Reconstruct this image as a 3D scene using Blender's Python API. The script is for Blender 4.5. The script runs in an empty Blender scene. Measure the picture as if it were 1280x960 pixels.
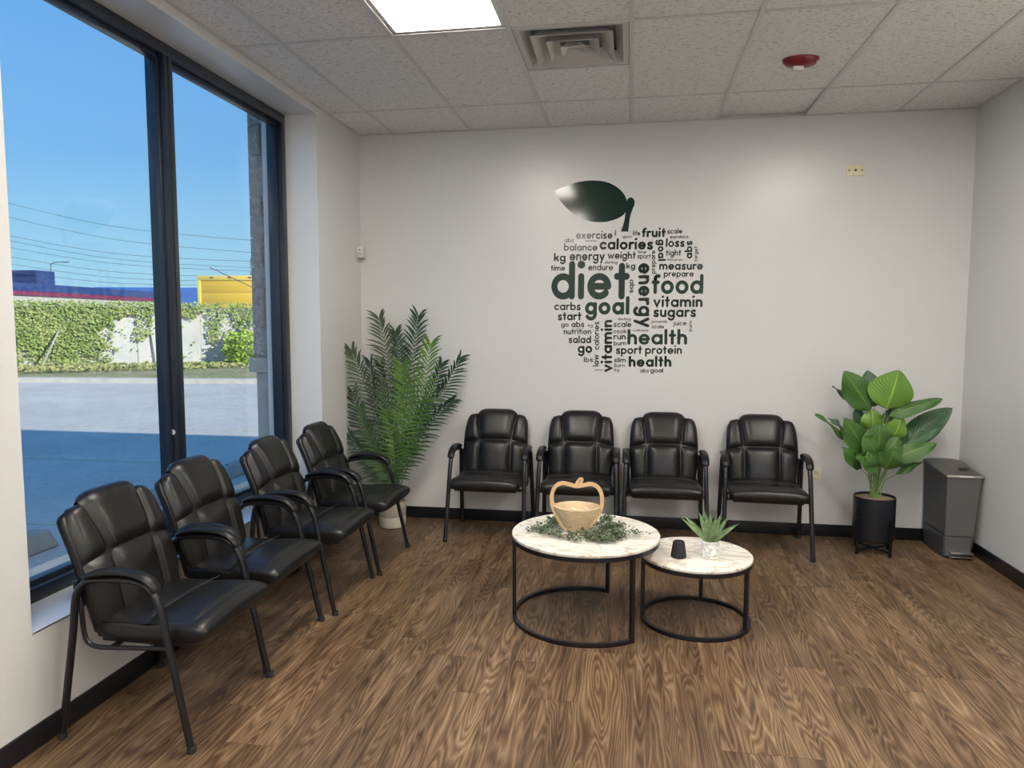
import bpy, math, random
from math import sin, cos, pi, radians, sqrt
from mathutils import Vector, Matrix
C = bpy.context.scene
COL = C.collection

# ------------------------------------------------------------------ camera
FPX = 892.17
YAW, PITCH, ROLL = 0.1647, -0.0826, 0.0009
CAM = Vector((0.0182, -5.4795, 1.5542))
_f = Vector((-sin(YAW)*cos(PITCH), cos(YAW)*cos(PITCH), sin(PITCH)))
_r = Vector((cos(YAW), sin(YAW), 0)); _u = _r.cross(_f)
R_ = _r*cos(ROLL)+_u*sin(ROLL); U_ = -_r*sin(ROLL)+_u*cos(ROLL)
cam = bpy.data.cameras.new('camera'); camo = bpy.data.objects.new('camera', cam); COL.objects.link(camo)
mw = Matrix((R_, U_, -_f)).transposed().to_4x4(); mw.translation = CAM; camo.matrix_world = mw
cam.sensor_fit = 'HORIZONTAL'; cam.sensor_width = 36; cam.lens = FPX/1280*36
cam.clip_start = 0.05; cam.clip_end = 600
C.camera = camo

# ------------------------------------------------------------------ world, sun, exposure
PANEL_STRENGTH = 27.0
PANEL_COLOR = (1.0, 0.935, 0.83, 1)
w = bpy.data.worlds.new('sky'); C.world = w; w.use_nodes = True
nt = w.node_tree; nt.nodes.clear()
tc = nt.nodes.new('ShaderNodeTexCoord'); sp = nt.nodes.new('ShaderNodeSeparateXYZ')
cr = nt.nodes.new('ShaderNodeValToRGB'); bg = nt.nodes.new('ShaderNodeBackground'); out = nt.nodes.new('ShaderNodeOutputWorld')
nt.links.new(tc.outputs['Generated'], sp.inputs[0]); nt.links.new(sp.outputs['Z'], cr.inputs[0])
nt.links.new(cr.outputs[0], bg.inputs[0]); nt.links.new(bg.outputs[0], out.inputs[0])
e = cr.color_ramp.elements
e[0].position = 0.0; e[0].color = (0.48, 0.80, 0.94, 1)
e[1].position = 1.0; e[1].color = (0.10, 0.32, 0.85, 1)
for pos, c in ((0.06, (0.41, 0.76, 0.96, 1)), (0.2, (0.235, 0.57, 0.99, 1)), (0.45, (0.14, 0.42, 0.94, 1))):
    k = e.new(pos); k.color = c
bg.inputs[1].default_value = 1.0
sun = bpy.data.lights.new('sun', 'SUN'); sun.energy = 7.0; sun.angle = radians(0.53); sun.color = (1, 0.95, 0.85)
suno = bpy.data.objects.new('sun', sun); COL.objects.link(suno)
SUN_DIR = Vector((0.80, -0.30, 0.36)).normalized()      # towards the sun
suno.rotation_euler = SUN_DIR.to_track_quat('Z', 'Y').to_euler(); suno.location = (20, -20, 30)
C.view_settings.view_transform = 'Standard'; C.view_settings.look = 'None'
C.view_settings.exposure = 0.0; C.view_settings.gamma = 1.0; C.view_settings.use_curve_mapping = False
C.cycles.max_bounces = 10; C.cycles.diffuse_bounces = 6; C.cycles.transparent_max_bounces = 16
C.cycles.sample_clamp_indirect = 8

# ------------------------------------------------------------------ dimensions of the room
T = 0.6096; H = 3.0343; D0 = 0.5976; XL = -2.1184; XR = 2.3376; YF = -8.6; BB = 0.09
XO = -2.52                       # outer face of the window wall
GZ = -0.15                       # parking lot level

def px(u, v, y):                 # point of the plane Y = y seen at a pixel of the 1280x960 photograph
    d = R_*((u-640)/FPX) + U_*(-(v-480)/FPX) + _f
    return CAM + d*((y-CAM.y)/d.y)

# ------------------------------------------------------------------ helpers
def tag(o, label=None, cat=None, group=None, kind=None):
    if label: o['label'] = label
    if cat: o['category'] = cat
    if group: o['group'] = group
    if kind: o['kind'] = kind
    return o
def empty(name, loc=(0, 0, 0), rz=0, parent=None):
    o = bpy.data.objects.new(name, None); COL.objects.link(o); o.location = loc; o.rotation_euler = (0, 0, rz)
    o.empty_display_size = 0.1
    if parent: o.parent = parent
    return o
def copy_tree(o, parent=None):
    c = o.copy(); COL.objects.link(c); c.parent = parent
    for ch in list(o.children): copy_tree(ch, c)
    return c
def catmull(pts, n=6, closed=False):
    P = [Vector(p) for p in pts]; out = []; N = len(P)
    rng = range(N if closed else N-1)
    for i in rng:
        if closed: a, b, c, d = P[i-1], P[i], P[(i+1) % N], P[(i+2) % N]
        else: a, b, c, d = P[max(i-1, 0)], P[i], P[i+1], P[min(i+2, N-1)]
        for k in range(n):
            t = k/n; t2 = t*t; t3 = t2*t
            out.append(0.5*((2*b)+(c-a)*t+(2*a-5*b+4*c-d)*t2+(3*b-a-3*c+d)*t3))
    if not closed: out.append(P[-1])
    return out
class MB:
    def __init__(s): s.v = []; s.f = []; s.uv = {}
    def add(s, vs, fs):
        n = len(s.v); s.v += [Vector(v) for v in vs]; s.f += [tuple(i+n for i in f) for f in fs]; return s
    def box(s, x0, x1, y0, y1, z0, z1, bev=0.0):
        if bev <= 0:
            return s.add([(x, y, z) for z in (z0, z1) for y in (y0, y1) for x in (x0, x1)],
                         [(0, 2, 3, 1), (4, 5, 7, 6), (0, 1, 5, 4), (2, 6, 7, 3), (0, 4, 6, 2), (1, 3, 7, 5)])
        import bmesh
        bm = bmesh.new(); bmesh.ops.create_cube(bm, size=1)
        for v in bm.verts:
            v.co = Vector(((x0+x1)/2+v.co.x*(x1-x0), (y0+y1)/2+v.co.y*(y1-y0), (z0+z1)/2+v.co.z*(z1-z0)))
        bmesh.ops.bevel(bm, geom=bm.edges[:], offset=bev, segments=2, affect='EDGES', profile=0.5)
        bm.verts.index_update()
        s.add([v.co.copy() for v in bm.verts], [tuple(v.index for v in f.verts) for f in bm.faces]); bm.free(); return s
    def grid(s, fn, nu, nv, closed_u=False, uv=False):
        n = len(s.v); cu = nu if closed_u else nu+1
        for j in range(nv+1):
            for i in range(cu):
                s.v.append(Vector(fn(i/nu, j/nv)))
                if uv: s.uv[len(s.v)-1] = (i/nu, j/nv)
        for j in range(nv):
            for i in range(nu):
                i2 = (i+1) % cu
                s.f.append((n+j*cu+i, n+j*cu+i2, n+(j+1)*cu+i2, n+(j+1)*cu+i))
        return s
    def sweep(s, pts, ra, rb=None, n=8, up=(0, 0, 1), closed=False, cap=True, square=False, rad=None):
        rb = rb or ra; P = [Vector(p) for p in pts]; N = len(P); base = len(s.v); up = Vector(up)
        for i, p in enumerate(P):
            if closed: t = P[(i+1) % N]-P[i-1]
            else: t = P[min(i+1, N-1)]-P[max(i-1, 0)]
            t.normalize(); x = t.cross(up)
            if x.length < 1e-4: x = t.cross(Vector((0, 1, 0.01)))
            x.normalize(); y = x.cross(t)
            k = rad(i/(N-1)) if rad else 1
            for q in range(n):
                if square:
                    a = [(-1, -1), (1, -1), (1, 1), (-1, 1)][q % 4]
                    s.v.append(p+x*ra*a[0]*k+y*rb*a[1]*k)
                else:
                    a = 2*pi*q/n; s.v.append(p+x*ra*cos(a)*k+y*rb*sin(a)*k)
        for i in range(N if closed else N-1):
            i2 = (i+1) % N
            for q in range(n):
                q2 = (q+1) % n
                s.f.append((base+i*n+q, base+i*n+q2, base+i2*n+q2, base+i2*n+q))
        if cap and not closed:
            s.f.append(tuple(base+q for q in range(n))[::-1]); s.f.append(tuple(base+(N-1)*n+q for q in range(n)))
        return s
    def lathe(s, prof, n=32, c=(0, 0, 0), sx=1, sy=1):
        base = len(s.v); c = Vector(c)
        for r, z in prof:
            for q in range(n):
                a = 2*pi*q/n; s.v.append(c+Vector((r*cos(a)*sx, r*sin(a)*sy, z)))
        for i in range(len(prof)-1):
            for q in range(n):
                q2 = (q+1) % n
                s.f.append((base+i*n+q, base+i*n+q2, base+(i+1)*n+q2, base+(i+1)*n+q))
        s.f.append(tuple(base+q for q in range(n))[::-1]); s.f.append(tuple(base+(len(prof)-1)*n+q for q in range(n)))
        return s
    def build(s, name, mat, parent=None, smooth=True, ang=40, weld=False):
        me = bpy.data.meshes.new(name); me.from_pydata([tuple(v) for v in s.v], [], s.f); me.update()
        if s.uv:
            ul = me.uv_layers.new(name='UVMap')
            for l in me.loops: ul.data[l.index].uv = s.uv.get(l.vertex_index, (0, 0))
        if weld:
            import bmesh
            bm = bmesh.new(); bm.from_mesh(me); bmesh.ops.remove_doubles(bm, verts=bm.verts[:], dist=1e-5)
            bmesh.ops.recalc_face_normals(bm, faces=bm.faces[:]); bm.to_mesh(me); bm.free()
        if mat: me.materials.append(mat)
        if smooth:
            me.polygons.foreach_set('use_smooth', [True]*len(me.polygons)); me.set_sharp_from_angle(angle=radians(ang))
        o = bpy.data.objects.new(name, me); COL.objects.link(o)
        if parent: o.parent = parent
        return o

# ------------------------------------------------------------------ materials
class NT:
    def __init__(s, name):
        s.m = bpy.data.materials.new(name); s.m.use_nodes = True; s.t = s.m.node_tree
        s.b = s.t.nodes['Principled BSDF']; s.out = s.t.nodes['Material Output']
    def n(s, typ, **kw):
        o = s.t.nodes.new('ShaderNode'+typ)
        for k, v in kw.items():
            if k in o.inputs: o.inputs[k].default_value = v
            else: setattr(o, k, v)
        return o
    def l(s, a, b): s.t.links.new(a, b)
    def ramp(s, fac, stops):
        r = s.n('ValToRGB'); el = r.color_ramp.elements
        el[0].position, el[0].color = stops[0][0], (*stops[0][1], 1); el[1].position, el[1].color = stops[-1][0], (*stops[-1][1], 1)
        for p, c in stops[1:-1]: k = el.new(p); k.color = (*c, 1)
        s.l(fac, r.inputs[0]); return r
    def bump(s, h, strength=0.2, dist=0.01):
        b = s.n('Bump'); b.inputs['Strength'].default_value = strength; b.inputs['Distance'].default_value = dist
        s.l(h, b.inputs['Height']); s.l(b.outputs[0], s.b.inputs['Normal']); return b
def mat(name, col, rough=0.5, metal=0.0, noise=None, bump=None, spec=None, coat=0):
    """noise = (scale, second colour); bump = (scale, strength, distance)"""
    t = NT(name); t.b.inputs['Base Color'].default_value = (*col, 1)
    t.b.inputs['Roughness'].default_value = rough; t.b.inputs['Metallic'].default_value = metal
    if spec is not None: t.b.inputs['Specular IOR Level'].default_value = spec
    if coat: t.b.inputs['Coat Weight'].default_value = coat; t.b.inputs['Coat Roughness'].default_value = 0.15
    g = t.n('TexCoord')
    ns = t.n('TexNoise', Scale=noise[0] if noise else 60, Detail=4.0); t.l(g.outputs['Object'], ns.inputs['Vector'])
    c2 = noise[1] if noise else tuple(c*0.93 for c in col)
    r = t.ramp(ns.outputs[0], [(0.35, col), (0.7, c2)]); t.l(r.outputs[0], t.b.inputs['Base Color'])
    if bump:
        nb = t.n('TexNoise', Scale=bump[0], Detail=3.0); t.l(g.outputs['Object'], nb.inputs['Vector']); t.bump(nb.outputs[0], bump[1], bump[2])
    return t.m

M = {}
M['wall'] = mat('wall_paint', (0.635, 0.64, 0.645), 0.30, noise=(1.2, (0.62, 0.625, 0.63)), bump=(220, 0.04, 0.002), spec=0.6)
M['wall_gloss'] = M['wall']
M['black_base'] = mat('black_vinyl_base', (0.008, 0.009, 0.012), 0.35)
M['tbar'] = mat('grid_metal', (0.62, 0.62, 0.62), 0.5)
M['plenum'] = mat('plenum_black', (0.01, 0.01, 0.01), 0.9)
M['anodized'] = mat('dark_anodized_frame', (0.012, 0.018, 0.03), 0.3, spec=0.6)
M['metal_black'] = mat('black_powder_coat', (0.007, 0.0073, 0.010), 0.34, bump=(400, 0.04, 0.001))
M['leather'] = mat('black_leather', (0.0050, 0.0052, 0.0062), 0.36, noise=(14, (0.0085, 0.0082, 0.0085)), bump=(160, 0.10, 0.002), spec=0.45)
M['thread'] = mat('stitch_thread', (0.06, 0.055, 0.05), 0.7)
M['arm_pad'] = mat('arm_pad_vinyl', (0.007, 0.0072, 0.009), 0.36, spec=0.35)
M['green_vinyl'] = mat('dark_green_vinyl', (0.0028, 0.026, 0.018), 0.10, spec=0.5)
M['black_vinyl'] = mat('green_black_vinyl', (0.003, 0.013, 0.010), 0.12, spec=0.4)
M['white_plastic'] = mat('white_plastic', (0.72, 0.72, 0.70), 0.4)
M['cream_plastic'] = mat('cream_plastic', (0.78, 0.72, 0.50), 0.4)
M['dark_slot'] = mat('dark_slot', (0.05, 0.04, 0.03), 0.5)
M['vent_paint'] = mat('vent_enamel', (0.55, 0.54, 0.52), 0.45)
M['red'] = mat('red_plastic', (0.20, 0.008, 0.012), 0.3)
M['wood'] = mat('blond_bamboo', (0.66, 0.45, 0.25), 0.45, noise=(30, (0.58, 0.38, 0.19)))
M['wood_in'] = mat('blond_bamboo_pale', (0.66, 0.52, 0.34), 0.5, noise=(25, (0.58, 0.44, 0.27)))
M['gravel'] = mat('pale_gravel', (0.42, 0.33, 0.22), 0.9, noise=(90, (0.22, 0.15, 0.09)), bump=(120, 1.0, 0.02))
M['pot_black'] = mat('black_satin_pot', (0.008, 0.010, 0.016), 0.35)
M['pot_white'] = mat('cream_ceramic', (0.72, 0.68, 0.58), 0.5, bump=(60, 0.2, 0.004))
M['pot_band'] = mat('beige_woven_band', (0.40, 0.36, 0.29), 0.8, noise=(120, (0.30, 0.27, 0.22)), bump=(150, 0.6, 0.004))
M['can_grey'] = mat('grey_can_plastic', (0.105, 0.103, 0.105), 0.42, noise=(200, (0.09, 0.09, 0.092)))
M['can_side'] = mat('dark_can_side', (0.045, 0.048, 0.056), 0.45)
M['can_lid'] = mat('grey_can_lid', (0.095, 0.088, 0.085), 0.4)
M['steel'] = mat('brushed_steel', (0.55, 0.54, 0.52), 0.3, metal=0.9)
M['candle'] = mat('charcoal_ceramic', (0.012, 0.012, 0.013), 0.6)
M['asphalt_line'] = mat('parking_paint', (0.60, 0.57, 0.45), 0.8, noise=(8, (0.45, 0.44, 0.38)))
M['concrete'] = mat('concrete', (0.40, 0.38, 0.33), 0.9, noise=(5, (0.30, 0.29, 0.26)), bump=(30, 0.4, 0.01))
M['curb'] = mat('curb_concrete', (0.62, 0.58, 0.48), 0.9, noise=(3, (0.5, 0.47, 0.40)))
M['yellow'] = mat('yellow_paint', (0.80, 0.50, 0.045), 0.5)
M['yellow2'] = mat('pale_yellow_paint', (0.85, 0.62, 0.12), 0.5)
M['blue'] = mat('blue_paint', (0.010, 0.035, 0.14), 0.7)
M['blue2'] = mat('bright_blue_paint', (0.03, 0.13, 0.42), 0.7)
M['redband'] = mat('red_band_paint', (0.15, 0.018, 0.06), 0.7)
M['pole'] = mat('grey_pole', (0.10, 0.12, 0.14), 0.6)
M['wire'] = mat('wire', (0.10, 0.16, 0.22), 0.8)
M['stone_smooth'] = mat('grey_stone_smooth', (0.30, 0.33, 0.34), 0.85, noise=(20, (0.25, 0.28, 0.29)), bump=(90, 0.2, 0.004))
M['stone_rough'] = mat('grey_split_stone', (0.30, 0.33, 0.33), 0.95, noise=(25, (0.20, 0.23, 0.24)), bump=(35, 1.0, 0.03))
M['stem_green'] = mat('stem_green', (0.20, 0.30, 0.10), 0.5, noise=(30, (0.13, 0.22, 0.07)))
M['bark'] = mat('dry_wood', (0.30, 0.24, 0.16), 0.9)
M['rubber'] = mat('black_rubber', (0.02, 0.02, 0.02), 0.8)

def floor_material():
    t = NT('walnut_vinyl_plank'); g = t.n('TexCoord'); oi = t.n('ObjectInfo')
    off = t.n('VectorMath', operation='MULTIPLY'); off.inputs[1].default_value = (7, 13, 5)
    cmb = t.n('CombineXYZ'); t.l(oi.outputs['Random'], cmb.inputs[0]); t.l(oi.outputs['Random'], cmb.inputs[1]); t.l(oi.outputs['Random'], cmb.inputs[2])
    t.l(cmb.outputs[0], off.inputs[0])
    ad = t.n('VectorMath', operation='ADD'); t.l(g.outputs['Object'], ad.inputs[0]); t.l(off.outputs[0], ad.inputs[1])
    mp = t.n('Mapping'); mp.inputs['Scale'].default_value = (1.0, 0.095, 1.0); t.l(ad.outputs[0], mp.inputs[0])
    n1 = t.n('TexNoise', Scale=8.5, Detail=2.0, Roughness=0.45, Distortion=0.2); t.l(mp.outputs[0], n1.inputs['Vector'])
    mul = t.n('Math', operation='MULTIPLY'); mul.inputs[1].default_value = 46.0; t.l(n1.outputs[0], mul.inputs[0])
    fr = t.n('Math', operation='PINGPONG'); fr.inputs[1].default_value = 1.0; t.l(mul.outputs[0], fr.inputs[0])   # contour bands: cathedral figure
    n2 = t.n('TexNoise', Scale=70.0, Detail=4.0, Roughness=0.65); mp2 = t.n('Mapping'); mp2.inputs['Scale'].default_value = (1.0, 0.035, 1.0)
    t.l(ad.outputs[0], mp2.inputs[0]); t.l(mp2.outputs[0], n2.inputs['Vector'])
    n3 = t.n('TexNoise', Scale=16.0, Detail=3.0); mp3 = t.n('Mapping'); mp3.inputs['Scale'].default_value = (1.0, 0.12, 1.0)
    t.l(ad.outputs[0], mp3.inputs[0]); t.l(mp3.outputs[0], n3.inputs['Vector'])
    mx = t.n('Mix'); mx.data_type = 'FLOAT'; mx.inputs[0].default_value = 0.66; t.l(fr.outputs[0], mx.inputs[2]); t.l(n2.outputs[0], mx.inputs[3])
    mx2 = t.n('Mix'); mx2.data_type = 'FLOAT'; mx2.inputs[0].default_value = 0.46; t.l(mx.outputs[0], mx2.inputs[2]); t.l(n3.outputs[0], mx2.inputs[3])
    r = t.ramp(mx2.outputs[0], [(0.30, (0.040, 0.021, 0.010)), (0.42, (0.090, 0.052, 0.026)), (0.51, (0.142, 0.087, 0.046)), (0.60, (0.202, 0.130, 0.073)), (0.72, (0.32, 0.222, 0.135))])
    hs = t.n('HueSaturation'); t.l(r.outputs[0], hs.inputs['Color'])
    mr = t.n('MapRange'); mr.inputs[3].default_value = 0.86; mr.inputs[4].default_value = 1.12; t.l(oi.outputs['Random'], mr.inputs[0]); t.l(mr.outputs[0], hs.inputs['Value'])
    t.l(hs.outputs[0], t.b.inputs['Base Color'])
    rr = t.n('MapRange'); rr.inputs[3].default_value = 0.36; rr.inputs[4].default_value = 0.5; t.l(n2.outputs[0], rr.inputs[0]); t.l(rr.outputs[0], t.b.inputs['Roughness'])
    t.bump(n2.outputs[0], 0.12, 0.002); return t.m
M['floor'] = floor_material()

def tile_material():
    t = NT('fissured_ceiling_tile'); g = t.n('TexCoord'); oi = t.n('ObjectInfo')
    ad = t.n('VectorMath', operation='ADD'); cm = t.n('CombineXYZ'); ml = t.n('Math', operation='MULTIPLY'); ml.inputs[1].default_value = 20
    t.l(oi.outputs['Random'], ml.inputs[0]); t.l(ml.outputs[0], cm.inputs[0]); t.l(g.outputs['Object'], ad.inputs[0]); t.l(cm.outputs[0], ad.inputs[1])
    mp = t.n('Mapping'); mp.inputs['Scale'].default_value = (0.45, 1.0, 1.0); t.l(ad.outputs[0], mp.inputs[0])
    n1 = t.n('TexNoise', Scale=95.0, Detail=3.0, Roughness=0.6, Distortion=1.2); t.l(mp.outputs[0], n1.inputs['Vector'])
    r = t.ramp(n1.outputs[0], [(0.34, (0.42, 0.41, 0.40)), (0.43, (0.72, 0.72, 0.71)), (0.6, (0.80, 0.80, 0.79))])
    t.l(r.outputs[0], t.b.inputs['Base Color']); t.b.inputs['Roughness'].default_value = 0.95; t.b.inputs['Specular IOR Level'].default_value = 0.1
    t.bump(n1.outputs[0], 0.7, 0.006); return t.m
M['tile'] = tile_material()

def marble_material():
    t = NT('white_marble_laminate'); g = t.n('TexCoord')
    mp = t.n('Mapping'); mp.inputs['Scale'].default_value = (1.0, 2.6, 1.0); mp.inputs['Rotation'].default_value = (0, 0, 0.25); t.l(g.outputs['Object'], mp.inputs[0])
    n1 = t.n('TexNoise', Scale=3.2, Detail=5.0, Roughness=0.55, Distortion=0.6); t.l(mp.outputs[0], n1.inputs['Vector'])
    r = t.ramp(n1.outputs[0], [(0.46, (0.80, 0.77, 0.71)), (0.49, (0.52, 0.46, 0.39)), (0.505, (0.66, 0.60, 0.52)), (0.54, (0.80, 0.775, 0.72))])
    n2 = t.n('TexNoise', Scale=9.0, Detail=5.0, Distortion=0.8); t.l(mp.outputs[0], n2.inputs['Vector'])
    r2 = t.ramp(n2.outputs[0], [(0.47, (1, 1, 1)), (0.5, (0.80, 0.76, 0.70)), (0.53, (1, 1, 1))])
    m = t.n('Mix'); m.data_type = 'RGBA'; m.blend_type = 'MULTIPLY'; m.inputs[0].default_value = 1
    t.l(r.outputs[0], m.inputs[6]); t.l(r2.outputs[0], m.inputs[7]); t.l(m.outputs[2], t.b.inputs['Base Color'])
    t.b.inputs['Roughness'].default_value = 0.3; return t.m
M['marble'] = marble_material()
def pot_marble():
    t = NT('marble_print_pot'); g = t.n('TexCoord')
    n1 = t.n('TexNoise', Scale=22.0, Detail=4.0, Distortion=1.0); t.l(g.outputs['Object'], n1.inputs['Vector'])
    r = t.ramp(n1.outputs[0], [(0.42, (0.80, 0.80, 0.78)), (0.49, (0.42, 0.45, 0.46)), (0.54, (0.80, 0.80, 0.78))]); t.l(r.outputs[0], t.b.inputs['Base Color'])
    t.b.inputs['Roughness'].default_value = 0.25; return t.m
M['pot_marble'] = pot_marble()
def leaf_material(name, c1, c2, vein, rough=0.4):
    t = NT(name); uv = t.n('UVMap'); s = t.n('SeparateXYZ'); t.l(uv.outputs[0], s.inputs[0])
    a = t.n('Math', operation='SUBTRACT'); a.inputs[1].default_value = 0.5; t.l(s.outputs[0], a.inputs[0])
    ab = t.n('Math', operation='ABSOLUTE'); t.l(a.outputs[0], ab.inputs[0])
    k = t.n('Math', operation='MULTIPLY'); k.inputs[1].default_value = 0.7; t.l(ab.outputs[0], k.inputs[0])
    d = t.n('Math', operation='SUBTRACT'); t.l(s.outputs[1], d.inputs[0]); t.l(k.outputs[0], d.inputs[1])
    q = t.n('Math', operation='MULTIPLY'); q.inputs[1].default_value = 14*2*pi; t.l(d.outputs[0], q.inputs[0])
    sn = t.n('Math', operation='SINE'); t.l(q.outputs[0], sn.inputs[0])
    mr = t.n('MapRange'); mr.inputs[1].default_value = 0.2; mr.inputs[2].default_value = 1.0; t.l(sn.outputs[0], mr.inputs[0])
    g = t.n('TexCoord'); ns = t.n('TexNoise', Scale=12.0, Detail=3.0); t.l(g.outputs['Object'], ns.inputs['Vector'])
    r = t.ramp(ns.outputs[0], [(0.35, c1), (0.65, c2)])
    m = t.n('Mix'); m.data_type = 'RGBA'; t.l(mr.outputs[0], m.inputs[0]); t.l(r.outputs[0], m.inputs[6]); m.inputs[7].default_value = (*vein, 1)
    rib = t.n('Math', operation='LESS_THAN'); rib.inputs[1].default_value = 0.02; t.l(ab.outputs[0], rib.inputs[0])
    m2 = t.n('Mix'); m2.data_type = 'RGBA'; t.l(rib.outputs[0], m2.inputs[0]); t.l(m.outputs[2], m2.inputs[6]); m2.inputs[7].default_value = (c2[0]*1.8, c2[1]*1.4, c2[2]*1.5, 1)
    t.l(m2.outputs[2], t.b.inputs['Base Color']); t.b.inputs['Roughness'].default_value = rough
    t.bump(sn.outputs[0], 0.25, 0.003); return t.m
M['leaf_bright'] = leaf_material('leaf_bright_green', (0.13, 0.27, 0.035), (0.17, 0.33, 0.05), (0.075, 0.18, 0.025))
M['leaf_mid'] = leaf_material('leaf_mid_green', (0.045, 0.125, 0.022), (0.068, 0.165, 0.030), (0.026, 0.080, 0.014))
M['leaf_dark'] = leaf_material('leaf_dark_green', (0.020, 0.070, 0.028), (0.032, 0.095, 0.035), (0.09, 0.17, 0.09))
M['palm_bright'] = mat('palm_bright_green', (0.115, 0.235, 0.045), 0.45, noise=(9, (0.075, 0.17, 0.03)))
M['palm_mid'] = mat('palm_mid_green', (0.07, 0.14, 0.05), 0.5, noise=(9, (0.045, 0.10, 0.035)))
M['palm_dark'] = mat('palm_dark_green', (0.020, 0.055, 0.032), 0.45, noise=(9, (0.035, 0.085, 0.045)))
M['palm_grey'] = mat('palm_grey_green', (0.085, 0.115, 0.06), 0.55, noise=(9, (0.05, 0.085, 0.045)))
M['blade'] = mat('agave_green', (0.13, 0.24, 0.10), 0.5, noise=(40, (0.26, 0.36, 0.19)))
M['sprig'] = mat('grey_green_leaf', (0.035, 0.070, 0.030), 0.6, noise=(60, (0.13, 0.17, 0.09)))
M['ivy'] = mat('ivy_green', (0.20, 0.29, 0.07), 0.7, noise=(1.3, (0.36, 0.40, 0.14)))
M['ivy2'] = mat('bush_yellow_green', (0.42, 0.52, 0.07), 0.7, noise=(3, (0.28, 0.44, 0.05)))

def glass_material():
    t = NT('window_glass'); t.t.nodes.remove(t.b)
    tr = t.n('BsdfTransparent'); tr.inputs[0].default_value = (0.94, 0.96, 0.97, 1)
    gl = t.n('BsdfGlossy'); gl.inputs['Roughness'].default_value = 0.02
    fz = t.n('LayerWeight', Blend=0.5); pw = t.n('Math', operation='POWER'); pw.inputs[1].default_value = 3.5; t.l(fz.outputs['Facing'], pw.inputs[0])
    sc = t.n('MapRange'); sc.inputs[3].default_value = 0.03; sc.inputs[4].default_value = 0.5; t.l(pw.outputs[0], sc.inputs[0])
    mx = t.n('MixShader'); t.l(sc.outputs[0], mx.inputs[0]); t.l(tr.outputs[0], mx.inputs[1]); t.l(gl.outputs[0], mx.inputs[2])
    t.l(mx.outputs[0], t.out.inputs[0]); return t.m
M['glass'] = glass_material()
def emit_material(name, col, s):
    t = NT(name); t.t.nodes.remove(t.b); em = t.n('Emission'); em.inputs[0].default_value = col; em.inputs[1].default_value = s; t.l(em.outputs[0], t.out.inputs[0]); return t.m
M['panel_light'] = emit_material('lit_diffuser', PANEL_COLOR, PANEL_STRENGTH)
def asphalt():
    t = NT('asphalt'); g = t.n('TexCoord')
    n1 = t.n('TexNoise', Scale=0.5, Detail=6.0, Roughness=0.7); t.l(g.outputs['Object'], n1.inputs['Vector'])
    n2 = t.n('TexNoise', Scale=18.0, Detail=4.0); t.l(g.outputs['Object'], n2.inputs['Vector'])
    m = t.n('Mix'); m.data_type = 'FLOAT'; m.inputs[0].default_value = 0.4; t.l(n1.outputs[0], m.inputs[2]); t.l(n2.outputs[0], m.inputs[3])
    r = t.ramp(m.outputs[0], [(0.35, (0.44, 0.415, 0.365)), (0.62, (0.60, 0.57, 0.50))]); t.l(r.outputs[0], t.b.inputs['Base Color'])
    t.b.inputs['Roughness'].default_value = 0.9; t.bump(n2.outputs[0], 0.4, 0.01); return t.m
M['asphalt'] = asphalt()
M['verge'] = mat('dry_grass_verge', (0.36, 0.31, 0.17), 1.0, noise=(1.5, (0.23, 0.25, 0.09)), bump=(8, 1.0, 0.1))
M['farwall'] = mat('whitewashed_concrete', (0.56, 0.54, 0.49), 0.9, noise=(0.8, (0.46, 0.45, 0.43)), bump=(6, 0.3, 0.02))

# ================================================================== THE SETTING
def struct(o): o['kind'] = 'structure'; return o
# floor: a slab with single planks
fl = MB().box(XL-0.02, XR+0.02, YF-0.02, 0.02, -0.14, -0.006).build('floor', M['plenum'], smooth=False); struct(fl)
random.seed(3)
PW, PL = 0.1815, 1.22
def plank_mesh(x0, x1, y0, y1):
    cx, cy = (x0+x1)/2, (y0+y1)/2; g = 0.00015; b = 0.0005; hx, hy = (x1-x0)/2-g, (y1-y0)/2-g
    m = MB(); vs = []
    for z, i in ((-0.006, 0), (-b, 0), (0, b)):
        vs += [(-hx+i, -hy+i, z), (hx-i, -hy+i, z), (hx-i, hy-i, z), (-hx+i, hy-i, z)]
    fs = [(8, 9, 10, 11)]
    for k in (0, 4):
        for q in range(4): fs.append((k+q, k+(q+1) % 4, k+4+(q+1) % 4, k+4+q))
    m.add(vs, fs); me = bpy.data.meshes.new('plank'); me.from_pydata([tuple(v) for v in m.v], [], m.f); me.materials.append(M['floor']); return me, (cx, cy)
cache = {}
x = XL-0.06; ci = 0
while x < XR:
    x0, x1 = max(x, XL), min(x+PW, XR); y = 0.0 - random.choice((0.2, 0.45, 0.7, 0.95, 1.1)); top = 0.0
    first = True
    while top > YF:
        bot = max(y if first else top-PL, YF); first = False
        if top-bot > 0.02 and x1-x0 > 0.01:
            key = (round(x1-x0, 3), round(top-bot, 3))
            me, c = plank_mesh(x0, x1, bot, top)
            me = cache.setdefault(key, me)
            o = bpy.data.objects.new('plank', me); COL.objects.link(o); o.location = (c[0], c[1], 0); o.parent = fl
        top = bot
        if top <= YF+1e-6: break
    x += PW; ci += 1

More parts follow.
